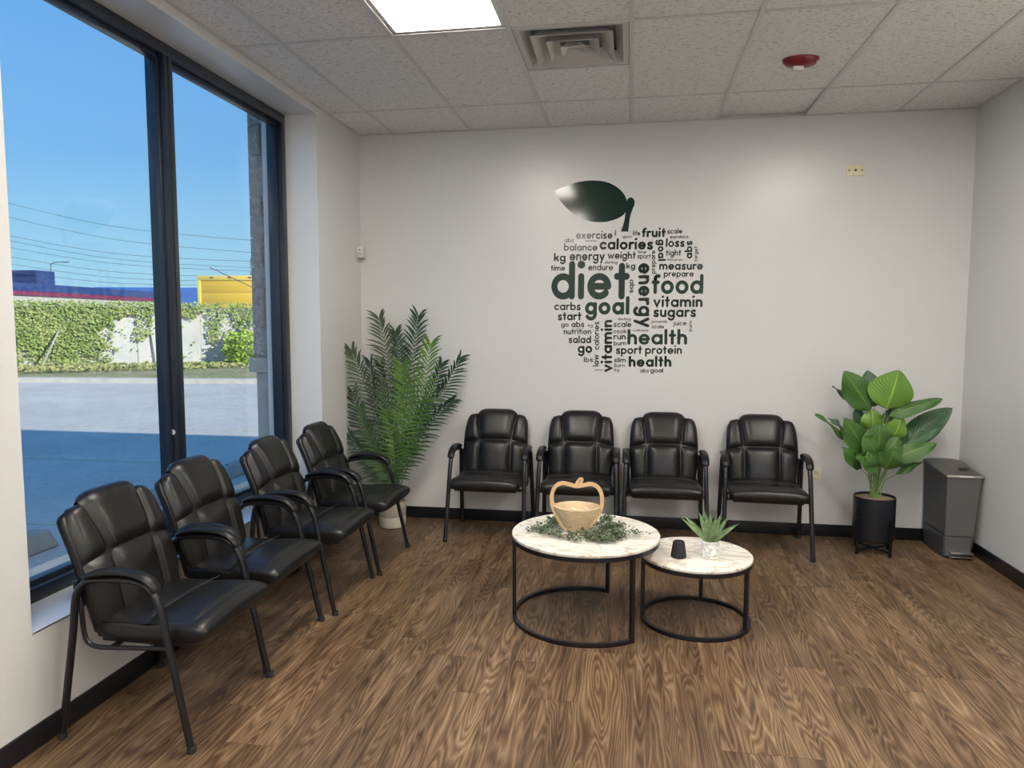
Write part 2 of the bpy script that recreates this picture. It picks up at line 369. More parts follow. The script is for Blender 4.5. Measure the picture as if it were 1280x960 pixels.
# walls
WT = 0.15
struct(MB().box(XL-0.4, XR+WT, 0, WT, -0.14, 4.6).build('wall_back', M['wall'], smooth=False))
struct(MB().box(XR, XR+WT, YF, 0, -0.14, 4.6).build('wall_right', M['wall'], smooth=False))
struct(MB().box(XL-0.4, XR+WT, YF-WT, YF, -0.14, 4.6).build('wall_front', M['wall'], smooth=False))
WINS = [(-3.283, -0.775, 0.43, 2.985), (-6.4, -3.9, 0.43, 2.985)]
wl = MB(); XI = XO+0.0
def wl_box(y0, y1, z0, z1): wl.box(XO, XL, y0, y1, z0, z1)
wl_box(YF, 0, -0.14, 0.43); wl_box(YF, 0, 2.985, 4.6)
ys = [YF, -6.4, -3.9, -3.283, -0.775, 0]
for a, b in ((ys[0], ys[1]), (ys[2], ys[3]), (ys[4], ys[5])): wl_box(a, b, 0.43, 2.985)
struct(wl.build('wall_left', M['wall'], smooth=False))
# building mass above and beyond: roof and neighbour bay (casts the real shade on the car park)
struct(MB().box(XO-0.25, XR+6, YF-3, 0.3, 4.6, 4.95).build('trim_roof_slab', M['stone_smooth'], smooth=False))
struct(MB().box(XO-0.02, XR+WT, 0.15, 0.26, -0.15, 4.6).build('trim_outer_wall', M['stone_smooth'], smooth=False))
# baseboards
def bb(name, x0, x1, y0, y1): struct(MB().box(x0, x1, y0, y1, 0.0, BB, 0.002).build(name, M['black_base']))
bb('baseboard_back', XL+0.01, XR-0.01, -0.01, -0.0005); bb('baseboard_left', XL+0.0005, XL+0.01, YF+0.01, -0.0005); bb('baseboard_right', XR-0.01, XR-0.0005, YF+0.01, -0.0005); bb('baseboard_front', XL+0.01, XR-0.01, YF+0.0005, YF+0.01)

# windows
def window(idx, y0, y1, z0, z1, mull):
    t = struct(empty('window_%d' % idx, (-2.4, (y0+y1)/2, z0))); t['kind'] = 'structure'
    loc = Vector(t.location); xf, xb = -2.345, -2.455; fw = 0.06
    def P(name, m, mt):
        for v in m.v: v -= loc
        return m.build(name, mt, t)
    e = 0.0008
    P('frame_head', MB().box(xb, xf, y0+e, y1-e, z1-fw, z1-e, 0.003), M['anodized'])
    P('frame_sill', MB().box(xb, xf, y0+e, y1-e, z0+e, z0+fw, 0.003), M['anodized'])
    P('frame_jamb', MB().box(xb, xf, y0+e, y0+fw, z0+fw, z1-fw, 0.003), M['anodized'])
    P('frame_jamb', MB().box(xb, xf, y1-fw, y1-e, z0+fw, z1-fw, 0.003), M['anodized'])
    ml = P('mullion', MB().box(xb, xf, mull-0.035, mull+0.035, z0+fw, z1-fw, 0.003).box(xf-0.002, xf+0.004, mull-0.006, mull+0.006, z0+fw, z1-fw), M['anodized'])
    for a, b in ((y0+fw, mull-0.035), (mull+0.035, y1-fw)):
        g = MB()
        for (c, d, p, q) in ((a, b, z0+fw, z0+fw+0.022), (a, b, z1-fw-0.022, z1-fw), (a, a+0.018, z0+fw, z1-fw), (b-0.018, b, z0+fw, z1-fw)):
            g.box(-2.425, -2.375, c, d, p, q, 0.002)
        P('glazing_bead', g, M['anodized'])
        P('pane', MB().box(-2.408, -2.402, a+0.004, b-0.004, z0+fw+0.004, z1-fw-0.004), M['glass'])
    return t, P
w1, P1 = window(1, *WINS[0], -2.035)
window(2, *WINS[1], -5.15)  # unseen window behind the camera, added to let in more blue daylight
# small round lock sticker on the mullion
m = MB(); m.lathe([(0.014, 0), (0.014, 0.002)], 20)
for v in m.v: v.xyz = Vector((v.x, v.z, v.y))
for v in m.v: v += Vector((-2.372, -2.0705-0.002, 0.985))
st = P1('lock_sticker', m, M['white_plastic']); st['label'] = 'small round white sticker on the mullion'
struct(MB().box(-2.345, XL+0.0, -3.2815, -0.7765, 0.425, 0.433).build('trim_1', mat('sill_paint', (0.64, 0.66, 0.70), 0.16, spec=0.7)))
struct(MB().box(-2.72, -2.456, -3.6, -0.72, 0.28, 0.425, 0.006).build('trim_2', M['curb']))

# ceiling
ce = MB().box(XL-0.02, XR+0.02, YF, 0.02, H+0.5, H+0.6).build('ceiling', M['plenum'], smooth=False); struct(ce)
xs = [XL] + [(k-3)*T for k in range(0, 7)] + [XR]
rows = [0.0, -D0]
while rows[-1]-2*T > YF: rows.append(rows[-1]-2*T)
rows.append(YF)
TZ = H+0.005
lights = {(2, 2), (6, 2), (2, 4), (6, 4), (2, 6), (6, 6)}
tcache = {}
def ctile(x0, x1, y0, y1, z=TZ, tilt=0):
    key = (round(x1-x0, 3), round(y1-y0, 3)); hx, hy = (x1-x0)/2-0.003, (y1-y0)/2-0.003
    if key not in tcache:
        m = MB().box(-hx, hx, -hy, hy, 0, 0.016, 0.0015); me = bpy.data.meshes.new('ceiling_tile'); me.from_pydata([tuple(v) for v in m.v], [], m.f); me.materials.append(M['tile']); tcache[key] = me
    o = bpy.data.objects.new('ceiling_tile', tcache[key]); COL.objects.link(o); o.location = ((x0+x1)/2, (y0+y1)/2, z); o.rotation_euler = (tilt, 0, 0); o.parent = ce
BW = 0.012
for i in range(len(xs)-1):
    for j in range(len(rows)-1):
        x0, x1, y1, y0 = xs[i], xs[i+1], rows[j], rows[j+1]
        if (i, j) in lights: continue
        if (i, j) == (3, 1): ctile(x0, x1, y1-T, y1); continue       # the other half holds the vent
        if (i, j) == (5, 0): ctile(x0, x1, y0, y1, TZ+0.012, 0.02); continue
        ctile(x0, x1, y0, y1)
for k in range(1, len(xs)-1):
    MB().box(xs[k]-BW, xs[k]+BW, YF, -0.012, H, H+0.004, 0.001).box(xs[k]-0.002, xs[k]+0.002, YF, -0.012, H+0.004, H+0.035).build('main_runner', M['tbar'], ce)
for j in range(1, len(rows)-1):
    for i in range(len(xs)-1):
        MB().box(xs[i]+BW, xs[i+1]-BW, rows[j]-BW, rows[j]+BW, H+0.0006, H+0.004, 0.001).build('cross_tee', M['tbar'], ce)
MB().box(xs[3]+BW, xs[4]-BW, -D0-T-BW, -D0-T+BW, H+0.0006, H+0.004, 0.001).build('cross_tee', M['tbar'], ce)
MB().box(XL+0.001, XR-0.001, -0.022, -0.001, H, H+0.003).box(XL+0.001, XL+0.022, YF, -0.02, H, H+0.003).box(XR-0.022, XR-0.001, YF, -0.02, H, H+0.003).build('wall_angle', M['tbar'], ce)

def panel_light(i, j, label):
    x0, x1, y1, y0 = xs[i]+0.014, xs[i+1]-0.014, rows[j]-0.014, rows[j+1]+0.014
    t = empty('ceiling_light', ((x0+x1)/2, (y0+y1)/2, H+0.006)); tag(t, label, 'ceiling light', 'lit troffers in the ceiling grid')
    hx, hy = (x1-x0)/2, (y1-y0)/2
    f = MB().box(-hx, hx, -hy, -hy+0.02, 0, 0.06, 0.002).box(-hx, hx, hy-0.02, hy, 0, 0.06, 0.002).box(-hx, -hx+0.02, -hy+0.02, hy-0.02, 0, 0.06, 0.002).box(hx-0.02, hx, -hy+0.02, hy-0.02, 0, 0.06, 0.002)
    f.build('frame', M['tbar'], t)
    MB().box(-hx+0.02, hx-0.02, -hy+0.02, hy-0.02, 0.055, 0.06).build('housing', M['white_plastic'], t)
    MB().box(-hx+0.0205, hx-0.0205, -hy+0.0205, hy-0.0205, 0.006, 0.010).build('diffuser', M['panel_light'], t)
panel_light(2, 2, 'lit yellowish ceiling light panel, the one left of the square air vent')
panel_light(6, 2, 'lit ceiling light panel whose edge shows at the top right')
for i, j, s in ((2, 4, 'lit ceiling light panel behind the one beside the vent'), (6, 4, 'lit ceiling light panel behind the top right one'), (2, 6, 'lit ceiling light panel nearest the front wall on the window side'), (6, 6, 'lit ceiling light panel nearest the front wall away from the window')): panel_light(i, j, s)

# air vent (square louvred diffuser)
vx, vy = -T/2, -D0-1.5*T
t = empty('air_vent', (vx, vy, H+0.004)); tag(t, 'square stepped metal air vent in the ceiling beside the lit panel', 'vent')
hw = T/2-0.014
def frust(m, h0, z0, h1, z1, th=0.003):      # square cone ring
    n = len(m.v)
    for (h, z) in ((h0, z0), (h1, z1), (h1, z1+th), (h0, z0+th)):
        m.v += [Vector((-h, -h, z)), Vector((h, -h, z)), Vector((h, h, z)), Vector((-h, h, z))]
    for a, b in ((0, 1), (1, 2), (2, 3), (3, 0)):
        for q in range(4): m.f.append((n+a*4+q, n+a*4+(q+1) % 4, n+b*4+(q+1) % 4, n+b*4+q))
    return m
frust(frust(MB(), hw, 0.0, hw-0.03, 0.0), hw-0.03, 0.0, hw-0.070, 0.055).build('outer_frame', M['vent_paint'], t, smooth=False)
frust(MB(), 0.212, -0.014, 0.145, 0.045).build('louver', M['vent_paint'], t, smooth=False)
frust(MB(), 0.136, -0.018, 0.080, 0.035).build('louver', M['vent_paint'], t, smooth=False)
frust(MB(), 0.066, -0.020, 0.035, 0.01).box(-0.04, 0.04, -0.04, 0.04, 0.008, 0.011).build('center_plate', M['vent_paint'], t, smooth=False)
MB().sweep([(0, 0, 0.0), (0, 0.0, 0.09)], 0.003).build('adjusting_rod', M['steel'], t)
MB().box(-hw+0.02, hw-0.02, -hw+0.02, hw-0.02, 0.085, 0.09).build('duct_plate', mat('duct_grey', (0.27, 0.27, 0.27), .6), t)

# ceiling fire strobe
t = empty('fire_strobe', (0.934, -1.137, H+0.0045), 0.12); tag(t, 'red oval fire alarm strobe on the ceiling tile', 'fire alarm')
MB().lathe([(0.001, -0.042), (0.045, -0.041), (0.078, -0.033), (0.096, -0.016), (0.100, 0.0)], 40, sy=0.72).build('housing', M['red'], t)
gl2 = mat('clear_lens', (0.75, 0.72, 0.70), 0.08, spec=0.8)
MB().box(-0.045, 0.015, -0.022, 0.022, -0.062, -0.040, 0.008).build('strobe_lens', gl2, t)

MB().box(.035, .085, -.030, -.029+.0005, -.0275, -.0145, 0).build('label', M['white_plastic'], t)
# ------------------------------------------------------------------ stroke lettering (rounded geometric type)
def arc(cx, cy, r, a0, a1, n=14): return [(cx+r*cos(radians(a0+(a1-a0)*i/n)), cy+r*sin(radians(a0+(a1-a0)*i/n))) for i in range(n+1)]
def letter(ch, wd):
    h = wd/2; r = 0.5-h; A = 1.46; dot = ('dot',)
    circ = arc(.5, .5, r, 0, 360, 26)
    def arch(x, rr): return [(x, h)]+[(x, 1-h-rr)]+arc(x+rr, 1-h-rr, rr, 180, 0, 12)+[(x+2*rr, h)]
    if ch == 'o': return [circ], 1
    if ch == 'a': return [circ, [(1-h, h), (1-h, 1-h)]], 1
    if ch == 'b': return [circ, [(h, h), (h, A-h)]], 1
    if ch == 'd': return [circ, [(1-h, h), (1-h, A-h)]], 1
    if ch == 'p': return [circ, [(h, 1-h), (h, -.45+h)]], 1
    if ch == 'g': return [circ, [(1-h, 1-h), (1-h, .03)]+arc(.5, .03, r, 0, -150, 14)[1:]], 1
    if ch == 'c': return [arc(.5, .5, r, 48, 312, 20)], .9
    if ch == 'e': return [[(h, .5), (1-h, .5)], arc(.5, .5, r, 0, 318, 24)], 1
    if ch == 'r': return [[(h, h), (h, 1-h)], arc(h+.34, 1-h-.34, .34, 180, 75, 10)], .62
    if ch == 'n': return [[(h, h), (h, 1-h)], arch(h, (.86-wd)/2)[1:]], .86
    if ch == 'h': return [[(h, h), (h, A-h)], arch(h, (.86-wd)/2)[1:]], .86
    if ch == 'm': q = (1.42-wd)/4; return [[(h, h), (h, 1-h)], arch(h, q)[1:], arch(h+2*q, q)[1:]], 1.42
    if ch == 'u': q = (.86-wd)/2; return [[(.86-x, 1-y) for x, y in arch(h, q)[1:]], [(.86-h, h), (.86-h, 1-h)]], .86
    if ch == 'i': return [[(h, h), (h, 1-h)], ('dot', h, 1.32, h*1.15)], wd
    if ch == 'l': return [[(h, h), (h, A-h)]], wd
    if ch == 't': return [[(.3, h), (.3, 1.38-h)], [(h*.8, 1-h), (.6-h*.8, 1-h)]], .6
    if ch == 'f': return [[(.27, h), (.27, A-h-.18)]+arc(.27+.2, A-h-.2, .2, 180, 70, 8), [(h*.8, 1-h), (.58-h*.8, 1-h)]], .58
    if ch == 'k': return [[(h, h), (h, A-h)], [(h+.05, .43), (.82-h, 1-h)], [(.36, .62), (.86-h, h)]], .84
    if ch == 's':
        k = catmull([(.72-h, .80, 0), (.56, 1-h, 0), (.34, 1-h, 0), (h+.04, .74, 0), (.24, .56, 0), (.52, .45, 0), (.74-h, .27, 0), (.54, h, 0), (.3, h, 0), (h, .23, 0)], 4)
        return [[(p.x, p.y) for p in k]], .76
    if ch == 'v': return [[(h, 1-h), (.46, h), (.92-h, 1-h)]], .92
    if ch == 'w': return [[(h, 1-h), (.38, h), (.66, .92-h), (.94, h), (1.32-h, 1-h)]], 1.32
    if ch == 'y': return [[(h, 1-h), (.47, h)], [(.92-h, 1-h), (.30, -.45+h)]], .92
    if ch == 'x': return [[(h, 1-h), (.84-h, h)], [(.84-h, 1-h), (h, h)]], .84
    if ch == 'j': return [[(.25, 1-h), (.25, -.22), (.18, -.38), (.02, -.4)], ('dot', .25, 1.32, h*1.15)], .38
    if ch == 'F': return [[(h, h), (h, 1-h), (.6-h, 1-h)], [(h, .5), (.5, .5)]], .62
    if ch == 'I': return [[(h, h), (h, 1-h)]], wd
    if ch == 'R': return [[(h, h), (h, 1-h), (.4, 1-h)]+arc(.4, .75-h/2, .25-h/2, 90, -90, 8)+[(h, .5)], [(.35, .5), (.66-h, h)]], .68
    if ch == 'E': return [[(.6-h, h), (h, h), (h, 1-h), (.6-h, 1-h)], [(h, .5), (.5, .5)]], .62
    return [], .5
def ribbon(m, pts, hw, tf, layer):
    P = [Vector((p[0], p[1])) for p in pts]; closed = (P[0]-P[-1]).length < 1e-6
    if closed: P = P[:-1]
    N = len(P); L = []; Rr = []
    for i in range(N):
        a = P[i-1] if (i > 0 or closed) else None; b = P[(i+1) % N] if (i < N-1 or closed) else None
        d1 = (P[i]-a).normalized() if a is not None else None; d2 = (b-P[i]).normalized() if b is not None else None
        if d1 is None: d1 = d2
        if d2 is None: d2 = d1
        n = Vector((-(d1+d2).y, (d1+d2).x))
        n = n.normalized() if n.length > 1e-5 else Vector((-d1.y, d1.x))
        k = min(1/max(n.dot(Vector((-d1.y, d1.x))), 0.3), 2.0)
        L.append(P[i]+n*hw*k); Rr.append(P[i]-n*hw*k)
    base = len(m.v); m.v += [tf(p, layer) for p in L]+[tf(p, layer) for p in Rr]
    for i in range(N if closed else N-1):
        j = (i+1) % N; m.f.append((base+N+i, base+N+j, base+j, base+i))
    if not closed:
        for c, d in ((P[0], (P[0]-P[1]).normalized()), (P[-1], (P[-1]-P[-2]).normalized())):
            b2 = len(m.v); n = Vector((-d.y, d.x))
            q = [c+n*hw*cos(pi*k/8)+d*hw*sin(pi*k/8) for k in range(9)]
            m.v += [tf(p, layer) for p in q]; m.f.append(tuple(range(b2+8, b2-1, -1)))
def text_mesh(s, weight=0.2, gap=0.13):
    """returns strokes laid out for unit x-height and the total width"""
    items = []; x = 0
    for ch in s:
        if ch == ' ': x += .45; continue
        st, wd = letter(ch, weight)
        for k in st:
            if k and k[0] == 'dot': items.append(('dot', k[1]+x, k[2], k[3]))
            else: items.append([(p[0]+x, p[1]) for p in k])
        x += wd+gap
    return items, x-gap
def word_mesh(s, to3d, length, xh, weight=0.2):
    weight *= 1.32 if weight < .185 else (1.26 if weight < .245 else 1.04); items, W = text_mesh(s, weight); sx = length/W; m = MB(); hw = weight/2
    for li, k in enumerate(items):
        tf = lambda p, layer: to3d(p[0]*sx, p[1]*xh, layer)
        if k[0] == 'dot':
            b = len(m.v); m.v += [tf((k[1]+k[3]*cos(2*pi*q/14)*xh/sx if sx > 0 else 0, k[2]+k[3]*sin(2*pi*q/14)), li % 5) for q in range(14)]; m.f.append(tuple(range(b, b+14)))
        else: ribbon(m, k, hw, tf, li % 5)
    return m

# wall decal: apple made of words ------------------------------------------------
DY = -0.0006
dec = empty('wall_decal', (0, -0.0005, 1.19)); tag(dec, 'dark green apple-shaped word cloud decal on the back wall', 'wall decal')
S = 210/1280
def wpt(u, v): p = px(u, v, 0); return p.x, p.z
def word(s, x0, base, x1, xh, off, rot=0, weight=0.2, mt='black_vinyl'):
    # rot 0: x0..x1 horizontal extent, base = baseline y; rot 1 (upwards) / -1 (downwards): x0..x1 = vertical extent, base = baseline x
    ou, ov = off
    if rot == 0:
        a = wpt(ou+x0*S, ov+base*S); b = wpt(ou+x1*S, ov+base*S); c = wpt(ou+x0*S, ov+(base-xh)*S)
    elif rot == 1:
        a = wpt(ou+base*S, ov+x1*S); b = wpt(ou+base*S, ov+x0*S); c = wpt(ou+(base-xh)*S, ov+x1*S)
    else:
        a = wpt(ou+base*S, ov+x0*S); b = wpt(ou+base*S, ov+x1*S); c = wpt(ou+(base+xh)*S, ov+x0*S)
    A = Vector((a[0], a[1])); d = Vector((b[0], b[1]))-A; u = Vector((c[0], c[1]))-A
    Ln = d.length; X = d/Ln; xhh = u.length
    Y = Vector((-X.y, X.x))
    def to3d(p, q, layer):
        w_ = A+X*p+Y*q; return Vector((w_.x, DY-0.00006*layer, w_.y-1.19))
    word_mesh(s, to3d, Ln, xhh, weight).build('word', M[mt], dec, smooth=False)
A_, B_ = (680, 210), (680, 340)
for wd in [
    ('exercise', 243, 540, 522, 42, A_), ('abs', 155, 567, 228, 24, A_, 0, .14), ('aerobics', 315, 560, 402, 9, A_), ('balance', 152, 630, 407, 38, A_),
    ('calories', 422, 622, 830, 60, A_, 0, .23), ('gym', 598, 533, 668, 15, A_, 0, .16), ('life', 677, 514, 733, 25, A_, 0, .18), ('fruit', 745, 528, 925, 50, A_, 0, .24),
    ('scale', 938, 500, 1053, 27, A_), ('earobics', 960, 536, 1100, 18, A_, 0, .17), ('goal', 545, 868, 708, 42, A_, -1, .24), ('loss', 928, 602, 1070, 46, A_, 0, .22),
    ('abs', 555, 1130, 690, 42, A_, 1, .24), ('target', 598, 1170, 712, 20, A_, 1, .17), ('tight', 928, 668, 1043, 32, A_, 0, .19), ('kilogram', 940, 706, 1062, 12, A_, 0, .16),
    ('prepare', 628, 848, 805, 25, A_, 1, .18), ('time', 712, 651, 778, 16, A_, 0, .16), ('sport', 712, 690, 812, 26, A_, 0, .18), ('weight', 485, 693, 697, 40, A_, 0, .2),
    ('energy', 195, 706, 462, 50, A_, 0, .21), ('kg', 75, 712, 165, 44, A_, 0, .22), ('time', 52, 783, 160, 30, A_, 0, .19), ('dieting', 460, 729, 560, 15, A_, 0, .16),
    ('endure', 337, 780, 525, 34, A_, 0, .18), ('kg', 627, 768, 695, 32, A_, 0, .19), ('measure', 877, 776, 1210, 45, A_, 0, .22), ('prepare', 912, 828, 1140, 32, A_, 0, .19),
    ('abs', 472, 550, 516, 12, A_, 1, .18),
    ('diet', 55, 210, 645, 200, B_, 0, .25, 'green_vinyl'), ('abs', 57, 654, 160, 26, B_, -1, .18), ('energy', -66, 718, 422, 85, B_, -1, .23), ('food', 820, 168, 1212, 104, B_, 0, .26, 'green_vinyl'),
    ('carbs', 78, 291, 280, 43, B_, 0, .2), ('start', 105, 369, 283, 46, B_, 0, .22), ('goal', 312, 325, 650, 96, B_, 0, .24, 'green_vinyl'), ('vitamin', 832, 268, 1207, 60, B_, 0, .22),
    ('sugars', 832, 344, 1158, 57, B_, 0, .22), ('go', 130, 418, 188, 26, B_, 0, .17), ('abs', 208, 420, 307, 31, B_, 0, .2), ('kg', 335, 418, 372, 17, B_, 0, .16),
    ('calories', 378, 420, 592, 31, B_, 1, .18), ('low', 628, 418, 718, 33, B_, 1, .2), ('nutrition', 150, 475, 360, 31, B_, 0, .19), ('salad', 187, 542, 358, 40, B_, 0, .21),
    ('go', 257, 617, 367, 54, B_, 0, .23), ('lbs', 303, 687, 373, 28, B_, 0, .18), ('vitamin', 365, 520, 762, 60, B_, 1, .24), ('juice', 390, 750, 445, 8, B_),
    ('dieting', 560, 368, 660, 15, B_, 0, .16), ('scale', 530, 420, 665, 31, B_, 0, .19), ('cook', 530, 468, 627, 25, B_, 0, .17), ('run', 530, 515, 622, 34, B_, 0, .2), ('burn', 530, 560, 627, 25, B_, 0, .17),
    ('wellness', 675, 453, 795, 13, B_, 0, .16), ('pounds', 820, 388, 940, 16, B_, 0, .16), ('scale', 822, 430, 915, 20, B_, 0, .17), ('juice', 985, 407, 1085, 25, B_, 0, .17), ('burn', 372, 1127, 452, 18, B_, 1, .17),
    ('health', 635, 554, 1090, 82, B_, 0, .26, 'green_vinyl'), ('sport', 547, 625, 745, 45, B_, 0, .21), ('protein', 770, 625, 1050, 45, B_, 0, .21), ('slim', 535, 688, 622, 26, B_, 0, .18),
    ('burn', 535, 725, 615, 21, B_, 0, .17), ('kg', 535, 757, 573, 17, B_, 0, .17), ('health', 645, 723, 970, 58, B_, 0, .24), ('abs', 732, 766, 800, 21, B_, 0, .17), ('goal', 810, 766, 908, 24, B_, 0, .19)]:
    word(*wd)
def flat_shape(name, pts, off, smooth_n=5, mt='green_vinyl', depth=0):
    m = MB(); q = catmull([(p[0], p[1], 0) for p in pts], smooth_n, True) if smooth_n else [Vector((p[0], p[1], 0)) for p in pts]
    for p in q:
        x_, z_ = wpt(off[0]+p.x*S, off[1]+p.y*S); m.v.append(Vector((x_, DY-depth, z_-1.19)))
    m.f.append(tuple(range(len(m.v)))); return m.build(name, M[mt], dec, smooth=False)
flat_shape('leaf', [(83, 177), (88, 171), (180, 133), (240, 112), (320, 98), (400, 96), (480, 108), (545, 138), (595, 180), (625, 230), (634, 285), (618, 342), (570, 380), (500, 405), (430, 413), (350, 405), (270, 378), (200, 330), (130, 258), (88, 188)], A_)
flat_shape('stalk', [(628, 262), (634, 240), (648, 227), (664, 224), (680, 232), (691, 252), (690, 278), (676, 312), (664, 345), (654, 385), (648, 430), (642, 485), (586, 485), (602, 440), (613, 395), (620, 350), (628, 300)], A_, 0, depth=0.0003)

# wall plates, corner sensor
t = empty('cable_plate', (1.565, -0.0005, 2.645)); tag(t, 'cream blank cable plate high on the back wall', 'wall plate')
MB().box(-0.060, 0.060, -0.006, 0, -0.038, 0.038, 0.002).build('plate', M['cream_plastic'], t)
for x_ in (-0.042, 0.042): MB().box(x_-0.005, x_+0.005, -0.0075, -0.0058, -0.005, 0.005, 0.0005).build('screw', M['dark_slot'], t)
m = MB(); m.lathe([(0.008, 0), (0.008, 0.008)], 12)
for v in m.v: v.xyz = Vector((v.x, -0.006-v.z, v.y))
m.build('coax_port', M['dark_slot'], t)
t = empty('wall_outlet', (1.378, -0.0005, 0.455)); tag(t, 'white wall outlet just right of the last back-row chair', 'outlet')
MB().box(-0.035, 0.035, -0.006, 0, -0.057, 0.057, 0.002).build('plate', M['white_plastic'], t)
for z_ in (-0.021, 0.021):
    s_ = MB().box(-0.015, 0.015, -0.008, -0.0058, z_-0.014, z_+0.014, 0.001).build('socket', M['cream_plastic'], t)
    MB().box(-0.008, -0.005, -0.0085, -0.0078, z_-0.005, z_+0.006).box(0.005, 0.008, -0.0085, -0.0078, z_-0.005, z_+0.006).build('slot', M['dark_slot'], s_)
t = empty('motion_sensor', (XL+0.001, -0.05, 2.125)); tag(t, 'small white motion sensor in the corner above the palm', 'sensor')
MB().box(0, 0.052, -0.036, 0.036, -0.044, 0.044, 0.007).build('housing', M['white_plastic'], t)
MB().box(0.008, 0.044, -0.0385, -0.034, -0.03, 0.0, 0.002).build('sensor_lens', mat('sensor_grey', (0.5, 0.5, 0.48), 0.4), t)
MB().box(0.018, 0.034, -0.0385, -0.034, 0.012, 0.02, 0.001).build('indicator', M['dark_slot'], t)

# ================================================================== CHAIRS (front towards -Y in local space, origin on the floor under the rear feet line)
def make_chair():
    root = empty('guest_chair')
    # front surface path of the backrest, p(t): t 0 bottom .. 1 top, >1 rolls over the top
    path = [(-.175, .385), (-.168, .45), (-.150, .54), (-.125, .64), (-.088, .74), (-.046, .825), (-.020, .866), (.000, .882), (.020, .880), (.032, .858), (.036, .82)]
    keys = [0, .13, .31, .51, .71, .88, .97, 1.03, 1.09, 1.14, 1.2]
    def Pth(t):
        t = max(0, min(t, 1.2))
        for i in range(len(keys)-1):
            if t <= keys[i+1]: break
        a = (t-keys[i])/(keys[i+1]-keys[i]); g = lambda k: Vector(path[max(0, min(k, len(path)-1))])
        p0, p1, p2, p3 = g(i-1), g(i), g(i+1), g(i+2)
        return 0.5*((2*p1)+(p2-p0)*a+(2*p0-5*p1+4*p2-p3)*a*a+(3*p1-p0-3*p2+p3)*a**3)
    def nrm(t):
        d = Pth(min(t+.01, 1.2))-Pth(max(t-.01, 0)); n = Vector((-d.y, d.x)); n.normalize(); return n     # pointing to the front (-y)
    wk = [(0, .222), (.15, .236), (.4, .247), (.6, .250), (.75, .248), (.88, .241), (.95, .233), (1.0, .221), (1.05, .21)]
    def W(t):
        for i in range(len(wk)-1):
            if t <= wk[i+1][0]:
                a = (t-wk[i][0])/(wk[i+1][0]-wk[i][0]); a = max(a, 0); return wk[i][1]*(1-a)+wk[i+1][1]*a
        return wk[-1][1]
    # padded shell: superellipse slices
    body = MB(); NS = 36; lev = [0, .012, .04, .12, .25, .4, .55, .7, .8, .87, .92, .97, 1.0, 1.02]
    for k, t in enumerate(lev):
        p = Pth(t); n = nrm(t); ww = W(t)-.004; th = .036
        if k == 0: ww *= .9; th = .02
        if k == 1: ww *= .97; th = .031
        if k >= len(lev)-3: ww *= (1, .96, .88)[k-(len(lev)-3)]; th = (.032, .026, .016)[k-(len(lev)-3)]
        c = p-n*(-.0)-n*th - n*.006
        for q in range(NS):
            a = 2*pi*q/NS; ca, sa = cos(a), sin(a); e_ = .62
            X = ww*math.copysign(abs(ca)**e_, ca); Y = th*math.copysign(abs(sa)**e_, sa)
            bend = .018*(abs(X)/ww)**3
            w_ = c+n*(Y-bend); body.v.append(Vector((X, w_.x, w_.y)))
    for i in range(len(lev)-1):
        for q in range(NS): body.f.append((i*NS+q, i*NS+(q+1) % NS, (i+1)*NS+(q+1) % NS, (i+1)*NS+q))
    body.f.append(tuple(range(NS))[::-1]); body.f.append(tuple((len(lev)-1)*NS+q for q in range(NS)))
    br = body.build('backrest', M['leather'], root, ang=60)
    def panel(name, sl, sr, t0, t1, puff, nu=12, nv=14, base=.004, edge=.010, sag=0, fp=3.2):
        def fn(a, b):
            t = t0+(t1-t0)*b; L_, R2 = sl(t), sr(t); X = L_+(R2-L_)*a
            t += sag*(abs(X)/.25)**2
            p = Pth(t); n = nrm(t)
            fa = 1-abs(2*a-1)**fp; fb = 1-abs(2*b-1)**4
            hgt = -edge+(base+edge)*min(1, 6*min(a, 1-a))**.5*min(1, 7*min(b, 1-b))**.5+puff*fa*fb
            bend = .018*(abs(X)/W(min(t, 1)))**3
            w_ = p+n*(hgt-bend); return (X, w_.x, w_.y)
        return MB().grid(fn, nu, nv).build(name, M['leather'], br, ang=75)
    hs = .60     # horizontal seam
    ci = lambda t: .122 if t < hs else .122+(t-hs)/(1-hs)*.030
    panel('head_cushion', lambda t: -ci(min(t, 1)), lambda t: ci(min(t, 1)), hs, 1.17, .010, 16, 22, base=.014, edge=.006, fp=6)
    panel('lumbar_cushion', lambda t: -.120, lambda t: .120, .03, hs, .016, 14, 14, base=.006)
    for s in (-1, 1):
        def o_(t): return (W(t)-.003)
        f0 = (lambda t: -o_(t)) if s < 0 else (lambda t: ci(min(t, 1)))
        f1 = (lambda t: -ci(min(t, 1))) if s < 0 else (lambda t: o_(t))
        panel('shoulder_panel', f0, f1, hs, 1.03, .010, 8, 14, base=.003, edge=.012, sag=-.045)
        f0 = (lambda t: -o_(t)) if s < 0 else (lambda t: .120)
        f1 = (lambda t: -.120) if s < 0 else (lambda t: o_(t))
        panel('side_panel', f0, f1, .03, hs, .012, 8, 12, base=.002, edge=.012, sag=-.045)
    # stitch lines
    def seam(fnx, ta, tb, off, h=.006):
        pts = []
        for i in range(15):
            t = ta+(tb-ta)*i/14; p = Pth(t); n = nrm(t); w_ = p+n*h; pts.append((fnx(t)+off, w_.x, w_.y))
        return pts
    for s in (-1, 1):
        MB().sweep(seam(lambda t: s*ci(t), hs+.03, .93, -s*.014, .0215), .0011, n=5).build('stitching', M['thread'], br)
        MB().sweep(seam(lambda t: s*.120, .08, hs-.03, s*.012, .009), .0011, n=5).build('stitching', M['thread'], br)
